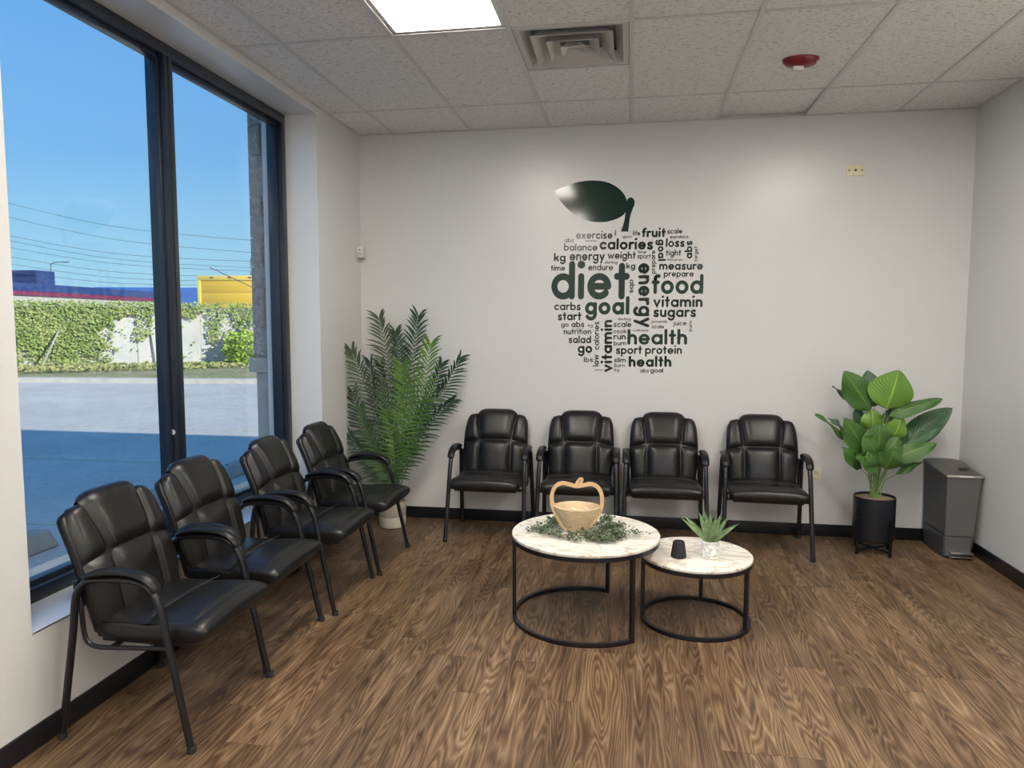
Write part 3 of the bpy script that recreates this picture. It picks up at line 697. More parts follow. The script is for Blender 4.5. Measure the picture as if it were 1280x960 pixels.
    # seat
    def seat_surf(x0, x1, d0, d1, ztop, zbot, name, puff, par):
        # closed cushion: superellipse in x, roll over front
        def fn(a, b):
            u = 2*pi*a; ca, sa = cos(u), sin(u); e_ = .5
            prof = (1-abs(2*b-1)**6)**.5 if 0 < b < 1 else 0
            return None
    seat = MB(); NQ = 40
    slices = [(-.105, .75, .40), (-.112, .90, .75), (-.13, .97, .95), (-.20, .985, 1), (-.30, 1.0, 1), (-.325, 1.0, .97), (-.345, 1.0, .96), (-.365, 1.0, 1.0), (-.43, 1.02, 1.04), (-.49, 1.03, 1.02), (-.53, 1.02, .92), (-.555, 1.00, .74), (-.570, .97, .48), (-.575, .92, .2)]
    for (y, sx, st) in slices:
        zc = .409+.012*((y+.3)/-.27 if y < -.3 else 0); hx = .243*sx; hz = .047*st
        zc -= .004 if abs(y+.335) < .02 else 0
        for q in range(NQ):
            a = 2*pi*q/NQ; ca, sa = cos(a), sin(a); e_ = .42
            X = hx*math.copysign(abs(ca)**e_, ca); Z = hz*math.copysign(abs(sa)**e_, sa)
            Z += .010*(1-(X/hx)**2) if Z > 0 else 0
            seat.v.append(Vector((X, y, zc+Z)))
    for i in range(len(slices)-1):
        for q in range(NQ): seat.f.append((i*NQ+q, i*NQ+(q+1) % NQ, (i+1)*NQ+(q+1) % NQ, (i+1)*NQ+q))
    seat.f.append(tuple(range(NQ))[::-1]); seat.f.append(tuple((len(slices)-1)*NQ+q for q in range(NQ)))
    se = seat.build('seat', M['leather'], root, ang=70)
    def pad(y0, y1, puff):
        def fn(a, b):
            X = -.232+.464*a; y = y0+(y1-y0)*b
            z = .449+.012*((y+.3)/-.27 if y < -.3 else 0)+.010*(1-(X/.243)**2)
            if y < -.50: z -= .9*(y+.50)**2/.1
            f = min(1, 8*min(a, 1-a))**.5*min(1, 7*min(b, 1-b))**.5
            return (X, y, z-.006+.012*f+puff*(1-abs(2*a-1)**3)*(1-abs(2*b-1)**3))
        return MB().grid(fn, 18, 12)
    pad(-.14, -.335, .006).build('seat_panel', M['leather'], se, ang=75)
    pad(-.335, -.545, .010).build('front_bolster', M['leather'], se, ang=75)
    sp_ = MB().sweep([(-.222+.444*i/14, -.347, .4695+.010*(1-(2*i/14-1)**2)) for i in range(15)], .0011, n=5)
    sp_.build('stitching', M['thread'], se)
    # side frames: one bent tube each, arm pads, seat rails
    for s in (-1, 1):
        xf = lambda z: s*(.285-.014*min(z/.6, 1))
        side = [(0, 0), (-.030, .20), (-.062, .42), (-.074, .53), (-.092, .580), (-.135, .613), (-.20, .622), (-.28, .625), (-.345, .617), (-.392, .588), (-.418, .540), (-.436, .470), (-.471, .30), (-.535, 0)]
        P = catmull([(xf(z), y, z) for y, z in side], 5)
        k = min(range(len(P)), key=lambda i: (P[i]-Vector((xf(.6), -.24, .625))).length)
        MB().sweep(P[:k+1], .0125, .0155, n=10, up=(1, 0, 0)).build('rear_leg', M['metal_black'], root)
        MB().sweep(P[k:], .0125, .0155, n=10, up=(1, 0, 0)).build('front_leg', M['metal_black'], root)
        for yy in (0, -.535):
            MB().lathe([(.0165, 0), (.0175, .004), (.0165, .022)], 12, c=(s*.285, yy, 0)).build('foot_cap', M['rubber'], root)
        A2 = catmull([(xf(.6), -.118, .624), (xf(.6), -.16, .641), (xf(.6), -.22, .652), (xf(.6), -.29, .653), (xf(.6), -.35, .643), (xf(.6), -.39, .620), (xf(.6), -.413, .588)], 5)
        MB().sweep(A2, .026, .0135, n=14, up=(0, -.3, 1), rad=lambda t: .55+.45*min(1, 5*t)**.6*min(1, 7*(1-t)+.55)).build('arm_pad', M['arm_pad'], root)
        rl = catmull([(s*.255, -.060, .60), (s*.255, -.082, .50), (s*.255, -.088, .42), (s*.255, -.10, .375), (s*.255, -.135, .355), (s*.255, -.20, .355), (s*.255, -.33, .362), (s*.262, -.455, .372)], 5)
        MB().sweep(rl, .009, .009, n=8, up=(1, 0, 0)).build('seat_rail', M['metal_black'], root)
        MB().box(s*.232-.012, s*.232+.024, -.085, -.052, .50, .60, .003).build('back_bracket', M['metal_black'], root)
    MB().sweep([(-.256, -.20, .355), (.256, -.20, .355)], .010, n=8).sweep([(-.260, -.42, .366), (.260, -.42, .366)], .010, n=8).build('crossbar', M['metal_black'], root)
    MB().box(-.225, .225, -.50, -.14, .364, .378, .003).build('seat_pan', M['metal_black'], root)
    return root
chair0 = make_chair()
G_B, G_L = 'black guest chairs along the back wall', 'black guest chairs along the window wall'
spots = [(-0.995, -0.065, 0.0, 'black leather guest chair by the back wall, first one right of the tall palm', G_B),
         (-0.343, -0.065, 0.0, 'black leather guest chair by the back wall, directly behind the apple-shaped wooden basket', G_B),
         (0.268, -0.065, 0.0, 'black leather guest chair by the back wall, behind the gap between the two round tables', G_B),
         (0.965, -0.075, -0.05, 'black leather guest chair by the back wall, last one before the broad-leaved potted plant', G_B),
         (XL+0.043, -2.935, pi/2, 'black leather guest chair by the window, the nearest one, whole frame in view', G_L),
         (XL+0.015, -2.335, pi/2, 'black leather guest chair in front of the window mullion, second from the camera', G_L),
         (XL+0.055, -1.680, pi/2, 'black leather guest chair by the far window pane, third from the camera', G_L),
         (XL+0.080, -1.055, pi/2, 'black leather guest chair by the window, farthest one, before the white palm pot', G_L)]
for i, (x, y, rz, lab, g) in enumerate(spots):
    o = chair0 if i == 0 else copy_tree(chair0)
    o.location = (x, y, 0); o.rotation_euler = (0, 0, rz); tag(o, lab, 'chair', g)

# ================================================================== TABLES
def round_table(name, cx, cy, R, rr, ztop, legs, a0, a1, label):
    t = empty(name, (cx, cy, 0)); tag(t, label, 'table', 'nesting round coffee tables')
    MB().lathe([(R-.012, ztop-.018), (R-.002, ztop-.016), (R, ztop-.012), (R, ztop-.004), (R-.003, ztop), (R-.01, ztop+.0004)], 72).build('tabletop', M['marble'], t, ang=30)
    zr = ztop-.018-.0105
    full = lambda r, z: [(r*cos(2*pi*k/64), r*sin(2*pi*k/64), z) for k in range(64)]
    MB().sweep(full(rr, zr), .010, .010, n=4, closed=True, square=True).build('top_ring', M['metal_black'], t, ang=30)
    if a1-a0 >= 359: MB().sweep(full(rr, .0105), .010, .010, n=4, closed=True, square=True).build('base_ring', M['metal_black'], t, ang=30)
    else: MB().sweep([(rr*cos(radians(a0+(a1-a0)*k/48)), rr*sin(radians(a0+(a1-a0)*k/48)), .0105) for k in range(49)], .010, .010, n=4, square=True).build('base_ring', M['metal_black'], t, ang=30)
    for a in legs:
        a = radians(a); x, y = rr*cos(a), rr*sin(a); m = MB().box(-.010, .010, -.010, .010, .0, zr-.008)
        for v in m.v: v.xyz = Vector((x+v.x*cos(a)-v.y*sin(a), y+v.x*sin(a)+v.y*cos(a), v.z))
        m.build('leg', M['metal_black'], t, smooth=False)
    return t
T1 = (-0.205, -1.755, 0.46); T2 = (0.372, -1.70, 0.36)
round_table('coffee_table', T1[0], T1[1], .390, .378, T1[2], (192, 311, 73), 73, 311, 'larger and taller round marble-top coffee table with the wooden basket on it')
round_table('coffee_table', T2[0], T2[1], .288, .276, T2[2], (188, 330, 78), 0, 360, 'smaller and lower round marble-top coffee table with the small potted plant on it')

# apple basket
bk = empty('apple_basket', (-.252, -1.745, T1[2]+.001), 0.0); tag(bk, 'collapsible blond wooden basket with an apple-shaped handle frame', 'basket')
ap = [(-.050, .004), (-.085, .045), (-.117, .10), (-.132, .15), (-.130, .20), (-.110, .238), (-.075, .254), (-.035, .247), (0, .240), (.035, .247), (.075, .254), (.110, .238), (.130, .20), (.132, .15), (.117, .10), (.085, .045), (.050, .004)]
MB().sweep(catmull([(x_, -.012-.10*max(0, (.13-z_))*1.0, z_+.004) for x_, z_ in ap], 5), .010, .0055, n=4, square=True, up=(0, 1, 0)).build('handle_frame', M['wood'], bk, ang=30)
MB().sweep(catmull([(-.004, -.012, .244), (.000, -.012, .262), (.014, -.012, .282), (.026, -.012, .284), (.026, -.012, .272), (.014, -.012, .255), (.004, -.012, .246)], 5), .007, .004, n=4, square=True, up=(0, 1, 0)).build('stem_loop', M['wood'], bk, ang=30)
prof = [(.001, .004), (.052, .004)]
NR = 11
for k in range(NR):
    f = k/(NR-1); r = .055+.065*f**.75; z = .008+.118*f
    prof += [(r, z), (r+.0035, z+.002), (r+.0035, z+.0085), (r, z+.0105)]
prof += [(r-.006, z+.0105)]
for k in range(NR-1, -1, -1):
    f = k/(NR-1); r = .047+.065*f**.75; z = .010+.118*f; prof += [(r, z+.006), (r-.002, z)]
prof += [(.001, .010)]
MB().lathe(prof, 44, c=(0, 0, 0), sx=1, sy=.82).build('bowl', M['wood_in'], bk, ang=35)
for s in (-1, 1): MB().box(s*.116-.004, s*.116+.004, -.020, -.010, .128, .150, .002).build('hinge_pin', M['wood'], bk)
random.seed(5)
for k, (x_, y_, z_, c_, lb) in enumerate([(.045, .02, .122, (.75, .60, .55), 'pinkish white wrapped sweet at the right side of the wooden basket'), (-.02, .03, .112, (.80, .74, .58), 'cream wrapped sweet in the middle of the wooden basket'), (.01, -.03, .108, (.78, .66, .45), 'tan wrapped sweet at the front of the wooden basket')]):
    o = empty('wrapped_sweet', (bk.location.x+x_, bk.location.y+y_, bk.location.z+z_-.006), random.random()*3); tag(o, lb, 'sweet', 'wrapped sweets in the basket')
    mt = mat('wrapper', c_, .35)
    MB().lathe([(.001, -.009), (.010, -.006), (.013, 0), (.010, .006), (.001, .009)], 12, sx=1.3).build('candy', mt, o)
    for s in (-1, 1): MB().add([(s*.015, 0, 0), (s*.03, -.010, .003), (s*.03, .010, -.002), (s*.016, 0, .004)], [(0, 1, 2), (0, 2, 3), (0, 3, 1), (1, 3, 2)]).build('wrapper_twist', mt, o, smooth=False)
# paper pile filling the bowl so that the sweets rest
MB().lathe([(.001, .012), (.060, .016), (.088, .075), (.094, .098), (.001, .104)], 24, sy=.8).build('liner', M['wood_in'], bk)

# greenery garland around the basket
gt = empty('eucalyptus_garland', (-.205, -1.745, T1[2]+.001)); tag(gt, 'loose garland of small grey-green leaves lying around the wooden basket', 'garland')
random.seed(11); lm = MB(); smb = MB()
def garland_strand(pts, nl=70, spread=.03):
    P = catmull(pts, 8); smb.sweep(P, .0016, n=5)
    for k in range(nl):
        i = random.randrange(1, len(P)); c = P[i]+Vector((random.gauss(0, spread*.6), random.gauss(0, spread*.6), abs(random.gauss(.004, .010))))
        if (c.x+.047)**2+(c.y-.01)**2 < .085**2: continue
        a = random.random()*2*pi; el = random.uniform(-.3, .8); L = random.uniform(.012, .022); d = Vector((cos(a)*cos(el), sin(a)*cos(el), sin(el)))
        sd = d.cross(Vector((0, 0, 1))).normalized(); sd = (sd+Vector((0, 0, random.uniform(-.6, .6)))).normalized()*L*.42
        c.z = max(c.z, .003)
        q = [c, c+d*L*.5+sd, c+d*L, c+d*L*.5-sd]
        for v in q: v.z = max(v.z, .002)
        lm.add(q, [(0, 1, 2), (0, 2, 3)])
z_ = .006
for pts in [[(-.29, -.03, z_), (-.24, -.06, .012), (-.19, -.03, .02), (-.15, .03, .03)], [(-.25, -.02, z_), (-.20, -.10, .012), (-.12, -.15, .010), (-.03, -.19, z_)],
            [(-.16, -.10, z_), (-.08, -.14, .014), (0, -.13, .012), (.09, -.15, z_)], [(-.02, -.10, .02), (.05, -.12, .03), (.10, -.08, .03), (.12, .0, .03)],
            [(.05, .05, .02), (.09, .10, .03), (.11, .16, .02), (.10, .22, z_)], [(.08, -.02, .03), (.14, -.02, .03), (.17, .04, .02), (.19, .09, z_)],
            [(.08, -.14, z_), (.15, -.12, .012), (.20, -.07, .012), (.29, -.04, .012)], [(-.17, .02, .02), (-.19, .08, .02), (-.16, .14, z_)], [(.02, -.16, z_), (.09, -.20, .010), (.16, -.17, z_)], [(.12, .02, .02), (.15, -.08, .03), (.19, -.12, .01)]]:
    garland_strand(pts, 150)
smb.build('stem', M['bark'], gt)
o = lm.build('leaves', M['sprig'], gt, smooth=False); o['kind'] = 'stuff'

# small vase-like diffuser and small potted plant on the low table
cv = empty('black_tumbler', (.277, -1.79, T2[2]+.001)); tag(cv, 'small charcoal tapered tumbler on the smaller round table', 'tumbler')
MB().lathe([(.034, 0), (.039, .004), (.040, .012), (.030, .078), (.028, .084), (.024, .084), (.024, .076), (.001, .074)], 32).build('body', M['candle'], cv)
MB().lathe([(.001, .0745), (.022, .0745), (.022, .079), (.001, .081)], 24).build('lid', M['rubber'], cv)
sp0 = (.437, -1.765, T2[2]+.001)
pp = empty('small_potted_plant', sp0); tag(pp, 'small spiky green plant in a white marbled pot on the smaller round table', 'potted plant')
MB().lathe([(.040, 0), (.044, .003), (.045, .088), (.042, .090), (.040, .088), (.039, .075), (.001, .074)], 32).build('pot', M['pot_marble'], pp)
MB().lathe([(.001, .0745), (.038, .0745), (.037, .078), (.001, .080)], 24).build('soil', M['gravel'], pp)
random.seed(8)
for (dx, dy, dz, L) in [(-.75, -.1, .8, .19), (-.62, .1, .75, .185), (-.35, -.15, 1, .14), (-.15, .05, 1.2, .165), (-.08, -.2, 1.3, .15), (.15, .0, 1.2, .15), (.28, -.1, 1.1, .155), (.5, .05, 1.0, .165), (.62, -.15, .75, .15), (.75, .1, .7, .16), (.3, .25, 1.0, .15), (-.3, .25, 1.0, .16), (.45, -.3, .6, .11), (0, .2, 1.3, .15), (.05, -.35, 1.0, .11)]:
    d = Vector((dx, dy, dz)).normalized(); L *= 1.05; b = Vector((dx*.012, dy*.012, .078)); s = d.cross(Vector((0.1, -1, .1))).normalized(); up = s.cross(d).normalized()
    def fn(a, t):
        wv = .0068*(sin(pi*min(t*.75+.22, 1))**.8)*(1 if t < .999 else .05)
        wv *= (1-t**3)**.6 if t < 1 else 0.02
        p = b+d*L*t+Vector((dx, dy, 0)).normalized()*.010*t*t+Vector((0, 0, -.02*t*t*abs(dx)))
        return p+s*wv*(2*a-1)*2-up*.003*(1-abs(2*a-1))
    MB().grid(fn, 4, 10).build('blade', M['blade'], pp, ang=80)

# ================================================================== PALM
palm = empty('potted_palm', (-1.78, -.285, 0)); tag(palm, 'tall potted palm in the corner between the two rows of chairs', 'potted plant')
MB().lathe([(.072, 0), (.094, .006), (.102, .03), (.103, .088), (.100, .090)], 36).build('pot', M['pot_white'], palm)
MB().lathe([(.100, .090), (.104, .092), (.105, .20), (.102, .204), (.097, .20), (.096, .18), (.001, .178)], 36).build('pot_band', M['pot_band'], palm)
MB().lathe([(.001, .179), (.094, .179), (.09, .186), (.001, .190)], 24).build('soil', M['gravel'], palm)
random.seed(21)
PB = Vector(palm.location)
def frond(pxs, ys_, mt, Lmax, nl=24, start=.30, twist=0.0, fold=.35, spread=1.0):
    pts = [px(u, v, y) for (u, v), y in zip(pxs, ys_)]
    for p in pts: p.x = max(p.x, XL+.03); p.y = min(p.y, -.03)
    k0 = Vector((PB.x+(pts[0].x-PB.x)*.25, PB.y+(pts[0].y-PB.y)*.25, .18))
    P = [p-PB for p in catmull([k0]+pts, 10)]; N = len(P)
    m = MB().sweep(P, .0048, n=6, rad=lambda t: 1-.8*t)
    for s in (-1, 1):
        for k in range(nl):
            f = start+(1-start)*(k+.5)/nl; i = min(int(f*(N-1)), N-2); p = P[i].lerp(P[i+1], f*(N-1)-i)
            tg = (P[i+1]-P[max(i-1, 0)]).normalized(); view = Vector((cos(twist)*0+sin(twist), -cos(twist), .15)).normalized()
            sd = tg.cross(view).normalized()*s; g = (f-start)/(1-start)
            ang = radians(62-34*g+random.uniform(-7, 7))
            d = (tg*cos(ang)+sd*sin(ang)*spread+view*fold*random.uniform(.4, 1.2)).normalized()
            L = Lmax*(.55+.45*sin(pi*min(.80, .15+g*.75)))*random.uniform(.85, 1.1)
            wdt = .0078; nn = d.cross(view).normalized()
            q = []
            for tt, wf in ((0, .35), (.3, 1), (.65, .85), (1, .04)):
                c = p+d*L*tt+Vector((0, 0, -.28*L*tt*tt))
                W_ = c+PB
                if W_.x < XL+.012: c.x = XL+.012-PB.x
                if W_.y > -.012: c.y = -.012-PB.y
                q += [c-nn*wdt*wf, c+view*.0015*wf, c+nn*wdt*wf]
            b = len(m.v); m.v += q
            for r_ in range(3):
                m.f += [(b+r_*3, b+r_*3+1, b+r_*3+4, b+r_*3+3), (b+r_*3+1, b+r_*3+2, b+r_*3+5, b+r_*3+4)]
    return m.build('frond', M[mt], palm, ang=80)
frond([(492, 590), (489, 500), (484, 445), (474, 397)], (-.25, -.16, -.12, -.10), 'palm_grey', .19, 24, .45)
frond([(498, 590), (508, 500), (517, 440), (523, 395)], (-.25, -.12, -.10, -.10), 'palm_dark', .19, 26, .40)
frond([(494, 590), (496, 500), (499, 450), (494, 415)], (-.25, -.10, -.07, -.05), 'palm_dark', .15, 26, .42, .5)
frond([(484, 590), (468, 520), (452, 470), (440, 438)], (-.30, -.32, -.33, -.34), 'palm_grey', .18, 26, .35)
frond([(486, 590), (473, 530), (467, 490), (463, 452)], (-.25, -.18, -.15, -.13), 'palm_dark', .15, 26, .35, -.4)
frond([(496, 590), (503, 540), (507, 500), (503, 458)], (-.33, -.40, -.43, -.44), 'palm_bright', .20, 28, .32)
frond([(500, 590), (515, 530), (530, 480), (538, 430)], (-.30, -.34, -.36, -.36), 'palm_bright', .20, 28, .35)
frond([(503, 590), (530, 520), (556, 485), (575, 447)], (-.26, -.22, -.20, -.20), 'palm_dark', .15, 26, .40, .7)
frond([(478, 595), (465, 560), (450, 525), (441, 490)], (-.30, -.30, -.30, -.30), 'palm_dark', .17, 26, .25, .2)
frond([(482, 600), (474, 575), (462, 545), (452, 510)], (-.33, -.36, -.38, -.38), 'palm_mid', .15, 26, .22, -.2)
frond([(498, 600), (505, 570), (518, 540), (535, 500)], (-.33, -.36, -.38, -.38), 'palm_mid', .14, 24, .25, .2)
frond([(490, 600), (490, 570), (484, 530), (478, 490)], (-.34, -.38, -.40, -.40), 'palm_mid', .15, 26, .25, 0)
frond([(503, 600), (520, 560), (545, 520), (566, 500)], (-.28, -.26, -.24, -.24), 'palm_dark', .13, 22, .35, .6)
frond([(480, 605), (468, 585), (452, 565), (438, 545)], (-.32, -.33, -.34, -.34), 'palm_dark', .14, 22, .15, .1)
frond([(492, 590), (488, 540), (480, 490), (476, 455)], (-.25, -.16, -.12, -.10), 'palm_dark', .15, 26, .30, -.2)
frond([(500, 590), (518, 540), (540, 490), (552, 455)], (-.25, -.20, -.16, -.14), 'palm_dark', .14, 26, .35, .3)
frond([(490, 605), (482, 590), (470, 570), (462, 545)], (-.36, -.40, -.42, -.42), 'palm_mid', .12, 20, .15, 0)
frond([(494, 600), (497, 570), (492, 545), (484, 515)], (-.34, -.38, -.40, -.41), 'palm_bright', .12, 22, .25, .1)

# ================================================================== BROAD-LEAVED PLANT
PX, PY = 1.680, -.33
bp_ = empty('potted_broadleaf_plant', (PX, PY, 0)); tag(bp_, 'broad-leaved green plant in a black pot on a stand beside the bin', 'potted plant')
MB().lathe([(.126, .095), (.131, .099), (.133, .105), (.133, .388), (.130, .391), (.126, .388), (.125, .365), (.001, .363)], 48).build('pot', M['pot_black'], bp_)
MB().lathe([(.001, .364), (.124, .364), (.120, .376), (.001, .382)], 32).build('gravel', M['gravel'], bp_)
sd_ = MB()
for a in (211, 301, 31, 121):
    a = radians(a); r = .142; sd_.sweep([(r*cos(a), r*sin(a), 0), (r*cos(a), r*sin(a), .25)], .0075, n=4, square=True, up=(cos(a), sin(a), 0))
for a in (31, 121):
    a = radians(a); r = .142; sd_.sweep([(r*cos(a), r*sin(a), .03), (-r*cos(a), -r*sin(a), .03)], .006, n=4, square=True); sd_.sweep([(r*cos(a), r*sin(a), .087), (-r*cos(a), -r*sin(a), .087)], .006, n=4, square=True)
sd_.build('pot_stand', M['metal_black'], bp_, smooth=False)
LB = Vector((PX, PY, 0)); random.seed(4)
def bl(base, tip, wpx, yb, yt, mt, face=(0, -1, .25), fold=.25, droop=.02):
    s = 190/1073
    b = px(1010+base[0]*s, 450+base[1]*s, yb); tp = px(1010+tip[0]*s, 450+tip[1]*s, yt)
    b.y = min(b.y, -.05); tp.y = min(tp.y, -.05); tp.x = min(tp.x, XR-.03)
    b -= LB; tp -= LB; d = tp-b; L = d.length; d.normalize(); n = Vector(face); n = (n-d*n.dot(d)).normalized(); sd = d.cross(n)
    hw_ = wpx*s*5.1/FPX/2
    def fn(a, t):
        ww = hw_*(sin(pi*(t**.80))**.72 if 0 < t < 1 else 0)
        x_ = 2*a-1
        wav = .010*sin(t*9+x_*2+tp.x*20)*abs(x_)
        return b+d*L*t+n*(droop*4*t*(1-t)+fold*ww*(abs(x_)**1.3)*-1+wav)+sd*ww*x_
    lf = MB().grid(fn, 14, 22, uv=True).build('leaf', M[mt], bp_, ang=85)
    root = Vector((random.uniform(-.03, .03), random.uniform(-.03, .03), .37)); mid = root.lerp(b, .55)+Vector((0, 0, .03)); mid.x = root.x+(b.x-root.x)*.42
    MB().sweep(catmull([root, mid, b, b+d*L*.3+n*droop*.8], 6), .0038, n=6, rad=lambda t: 1-.6*t).build('stem', M['stem_green'], bp_)
bl((550, 345), (640, 70), 290, -.38, -.40, 'leaf_bright', (.1, -1, .2))
bl((440, 352), (250, 78), 190, -.35, -.38, 'leaf_mid', (-.1, -1, .2))
bl((470, 330), (420, 70), 150, -.28, -.22, 'leaf_dark')
bl((395, 388), (172, 185), 75, -.30, -.25, 'leaf_dark', (.8, -1, 1.2))
bl((275, 578), (52, 380), 75, -.36, -.38, 'leaf_mid', (.6, -.6, 1))
bl((250, 500), (145, 412), 60, -.28, -.26, 'leaf_dark', (.5, -.8, 1))
bl((375, 768), (238, 615), 110, -.40, -.45, 'leaf_mid', (.2, -1, .6))
bl((400, 650), (252, 410), 160, -.38, -.42, 'leaf_mid', (.1, -1, .3))
bl((450, 500), (450, 345), 150, -.32, -.33, 'leaf_bright', (0, -1, .1))
bl((490, 665), (505, 455), 210, -.40, -.43, 'leaf_mid', (0, -1, .4))
bl((590, 565), (660, 395), 140, -.35, -.36, 'leaf_bright', (.1, -1, .2))
bl((570, 395), (950, 278), 110, -.35, -.38, 'leaf_mid', (-.1, -1, .9))
bl((655, 600), (1018, 335), 175, -.30, -.24, 'leaf_dark', (-.2, -1, .3))
bl((700, 600), (940, 490), 90, -.36, -.38, 'leaf_dark', (-.2, -.8, .9))
bl((600, 700), (908, 590), 130, -.42, -.46, 'leaf_mid', (-.2, -1, .7))
bl((620, 808), (812, 718), 60, -.38, -.42, 'leaf_mid', (-.2, -.8, .8))
bl((500, 760), (330, 680), 140, -.44, -.50, 'leaf_mid', (.1, -1, .8))
bl((545, 770), (610, 630), 170, -.44, -.50, 'leaf_mid', (0, -1, .6))
bl((490, 690), (395, 540), 180, -.42, -.47, 'leaf_mid', (.1, -1, .5))
bl((520, 690), (640, 540), 170, -.40, -.42, 'leaf_mid', (-.1, -1, .4))
bl((480, 770), (430, 650), 150, -.45, -.50, 'leaf_mid', (.1, -1, .6))
bl((560, 640), (730, 480), 130, -.33, -.28, 'leaf_dark', (-.1, -1, .2))
bl((560, 480), (620, 330), 120, -.28, -.22, 'leaf_dark', (.1, -1, .2))
bl((400, 480), (330, 350), 90, -.26, -.20, 'leaf_dark', (-.1, -1, .2))
bl((470, 620), (560, 500), 150, -.36, -.36, 'leaf_dark', (.1, -1, .3))
bl((590, 740), (720, 640), 110, -.38, -.40, 'leaf_dark', (-.2, -1, .5))
bl((430, 610), (330, 470), 120, -.32, -.28, 'leaf_mid', (.1, -1, .2))

# ================================================================== STEP BIN
bn = empty('step_bin', (2.20, -.215, 0)); tag(bn, 'tall slim grey step-on waste bin in the right corner', 'bin')
def tbox(m, x0b, x1b, x0t, x1t, y0b, y1b, y0t, y1t, z0, z1, z1b=None):
    z1b = z1 if z1b is None else z1b
    return m.add([(x0b, y0b, z0), (x1b, y0b, z0), (x1b, y1b, z0), (x0b, y1b, z0), (x0t, y0t, z1), (x1t, y0t, z1), (x1t, y1t, z1b), (x0t, y1t, z1b)],
                 [(0, 3, 2, 1), (4, 5, 6, 7), (0, 1, 5, 4), (1, 2, 6, 5), (2, 3, 7, 6), (3, 0, 4, 7)])
def bevel_obj(o, w_, seg=3):
    md = o.modifiers.new('bevel', 'BEVEL'); md.width = w_; md.segments = seg; md.limit_method = 'ANGLE'; return o
bevel_obj(tbox(MB(), -.094, .080, -.094, .102, -.168, .170, -.168, .190, .0, .150).build('base', M['can_side'], bn), .012)
bevel_obj(tbox(MB(), -.096, .088, -.098, .118, -.172, .180, -.172, .197, .148, .555, .590).build('body', M['can_side'], bn), .012)
bevel_obj(tbox(MB(), -.092, .084, -.094, .114, -.182, -.170, -.186, -.170, .150, .548).build('front_panel', M['can_grey'], bn), .005)
bevel_obj(tbox(MB(), -.086, .070, -.086, .076, -.178, -.160, -.178, -.160, .012, .146).build('lower_panel', M['can_grey'], bn), .004)
lid = MB()
def lidf(a, b):
    y = -.190+.388*b; x_ = -.106+.232*a; arch_ = .022*sin(pi*min(1, b*.75+.12))*(1-abs(2*a-1)**3)
    return (x_, y, .562+.040*b+arch_)
lid.grid(lidf, 12, 16)
n0 = len(lid.v); tbox(lid, -.106, .126, -.106, .126, -.190, .198, -.190, .198, .545, .562, .602)
for k_ in range(n0, n0+4): lid.v[k_].z = .545 if k_ < n0+2 else .588
bevel_obj(lid.build('lid', M['can_lid'], bn, ang=50), .004)
MB().box(-.100, .120, -.196, -.189, .549, .566, .003).build('lid_trim', M['steel'], bn)
MB().box(-.030, .055, -.199, -.195, .552, .564, .0015).build('latch_plate', M['white_plastic'], bn)
MB().box(-.062, .072, -.222, -.170, .040, .050, .003).box(-.062, .072, -.212, -.170, .012, .018, .002).build('pedal', M['steel'], bn)
MB().box(0.0, .06, -.13, -.09, .5955, .600, .002).build('lid_badge', M['rubber'], bn)

# ================================================================== OUTSIDE
def gnd(x0, x1, y0, y1, z0, z1, name, mt): return struct(MB().box(x0, x1, y0, y1, z0, z1).build(name, M[mt], smooth=False))
lot = gnd(-140, 60, -60, 160, GZ-.3, GZ, 'ground', 'asphalt')
for (y_) in (2.45, 5.08, 7.83, -.2, -2.85, -5.5, 10.5):
    MB().box(-9.6 if y_ < 5.5 else -9.4, -4.1, y_-.05, y_+.05, GZ+.001, GZ+.006).build('parking_line', M['asphalt_line'], lot, smooth=False)
gnd(-3.75, XO-.03, -9, 1.2, GZ+.001, GZ+.10, 'trim_sidewalk', 'concrete')
def wheel_stop(y0, y1, lab):
    t = empty('wheel_stop', (-4.42, (y0+y1)/2, GZ+.001)); tag(t, lab, 'wheel stop', 'concrete wheel stops in the parking stalls')
    L = (y1-y0)/2; m = MB(); m.add([(-.11, -L, 0), (.11, -L, 0), (.11, L, 0), (-.11, L, 0), (-.07, -L+.05, .14), (.07, -L+.05, .14), (.07, L-.05, .14), (-.07, L-.05, .14)],
        [(0, 3, 2, 1), (4, 5, 6, 7), (0, 1, 5, 4), (1, 2, 6, 5), (2, 3, 7, 6), (3, 0, 4, 7)])
    bevel_obj(m.build('block', M['concrete'], t), .02)
    for y_ in (-L*.6, L*.6): MB().lathe([(.014, .138), (.014, .146), (.001, .148)], 10, c=(0, y_, 0)).build('anchor_pin', M['pole'], t)
wheel_stop(.30, 2.15, 'weathered concrete wheel stop outside the far window pane')
wheel_stop(-2.55, -.72, 'weathered concrete wheel stop outside the near window pane, left of the nearest chair')
# curb + verge
cA, cB = Vector((-17.81, 12.83, 0)), Vector((-10.55, 13.54, 0)); cd = (cB-cA).normalized(); cn = Vector((-cd.y, cd.x, 0))
def strip(a, b, off0, off1, z0, z1a, z1b, name, mt):
    p = [a+cn*off0, b+cn*off0, b+cn*off1, a+cn*off1]; m = MB().add([(q.x, q.y, z0) for q in p]+[(p[0].x, p[0].y, z1a), (p[1].x, p[1].y, z1a), (p[2].x, p[2].y, z1b), (p[3].x, p[3].y, z1b)],
        [(0, 3, 2, 1), (4, 5, 6, 7), (0, 1, 5, 4), (1, 2, 6, 5), (2, 3, 7, 6), (3, 0, 4, 7)]); return struct(m.build(name, M[mt], smooth=False))
strip(cA-cd*14, cB+cd*18, 0, .45, GZ-.05, GZ+.12, GZ+.13, 'trim_curb', 'curb')
strip(cA-cd*14, cB+cd*18, .45, 16, GZ-.05, GZ+.13, .35, 'ground_verge', 'verge')
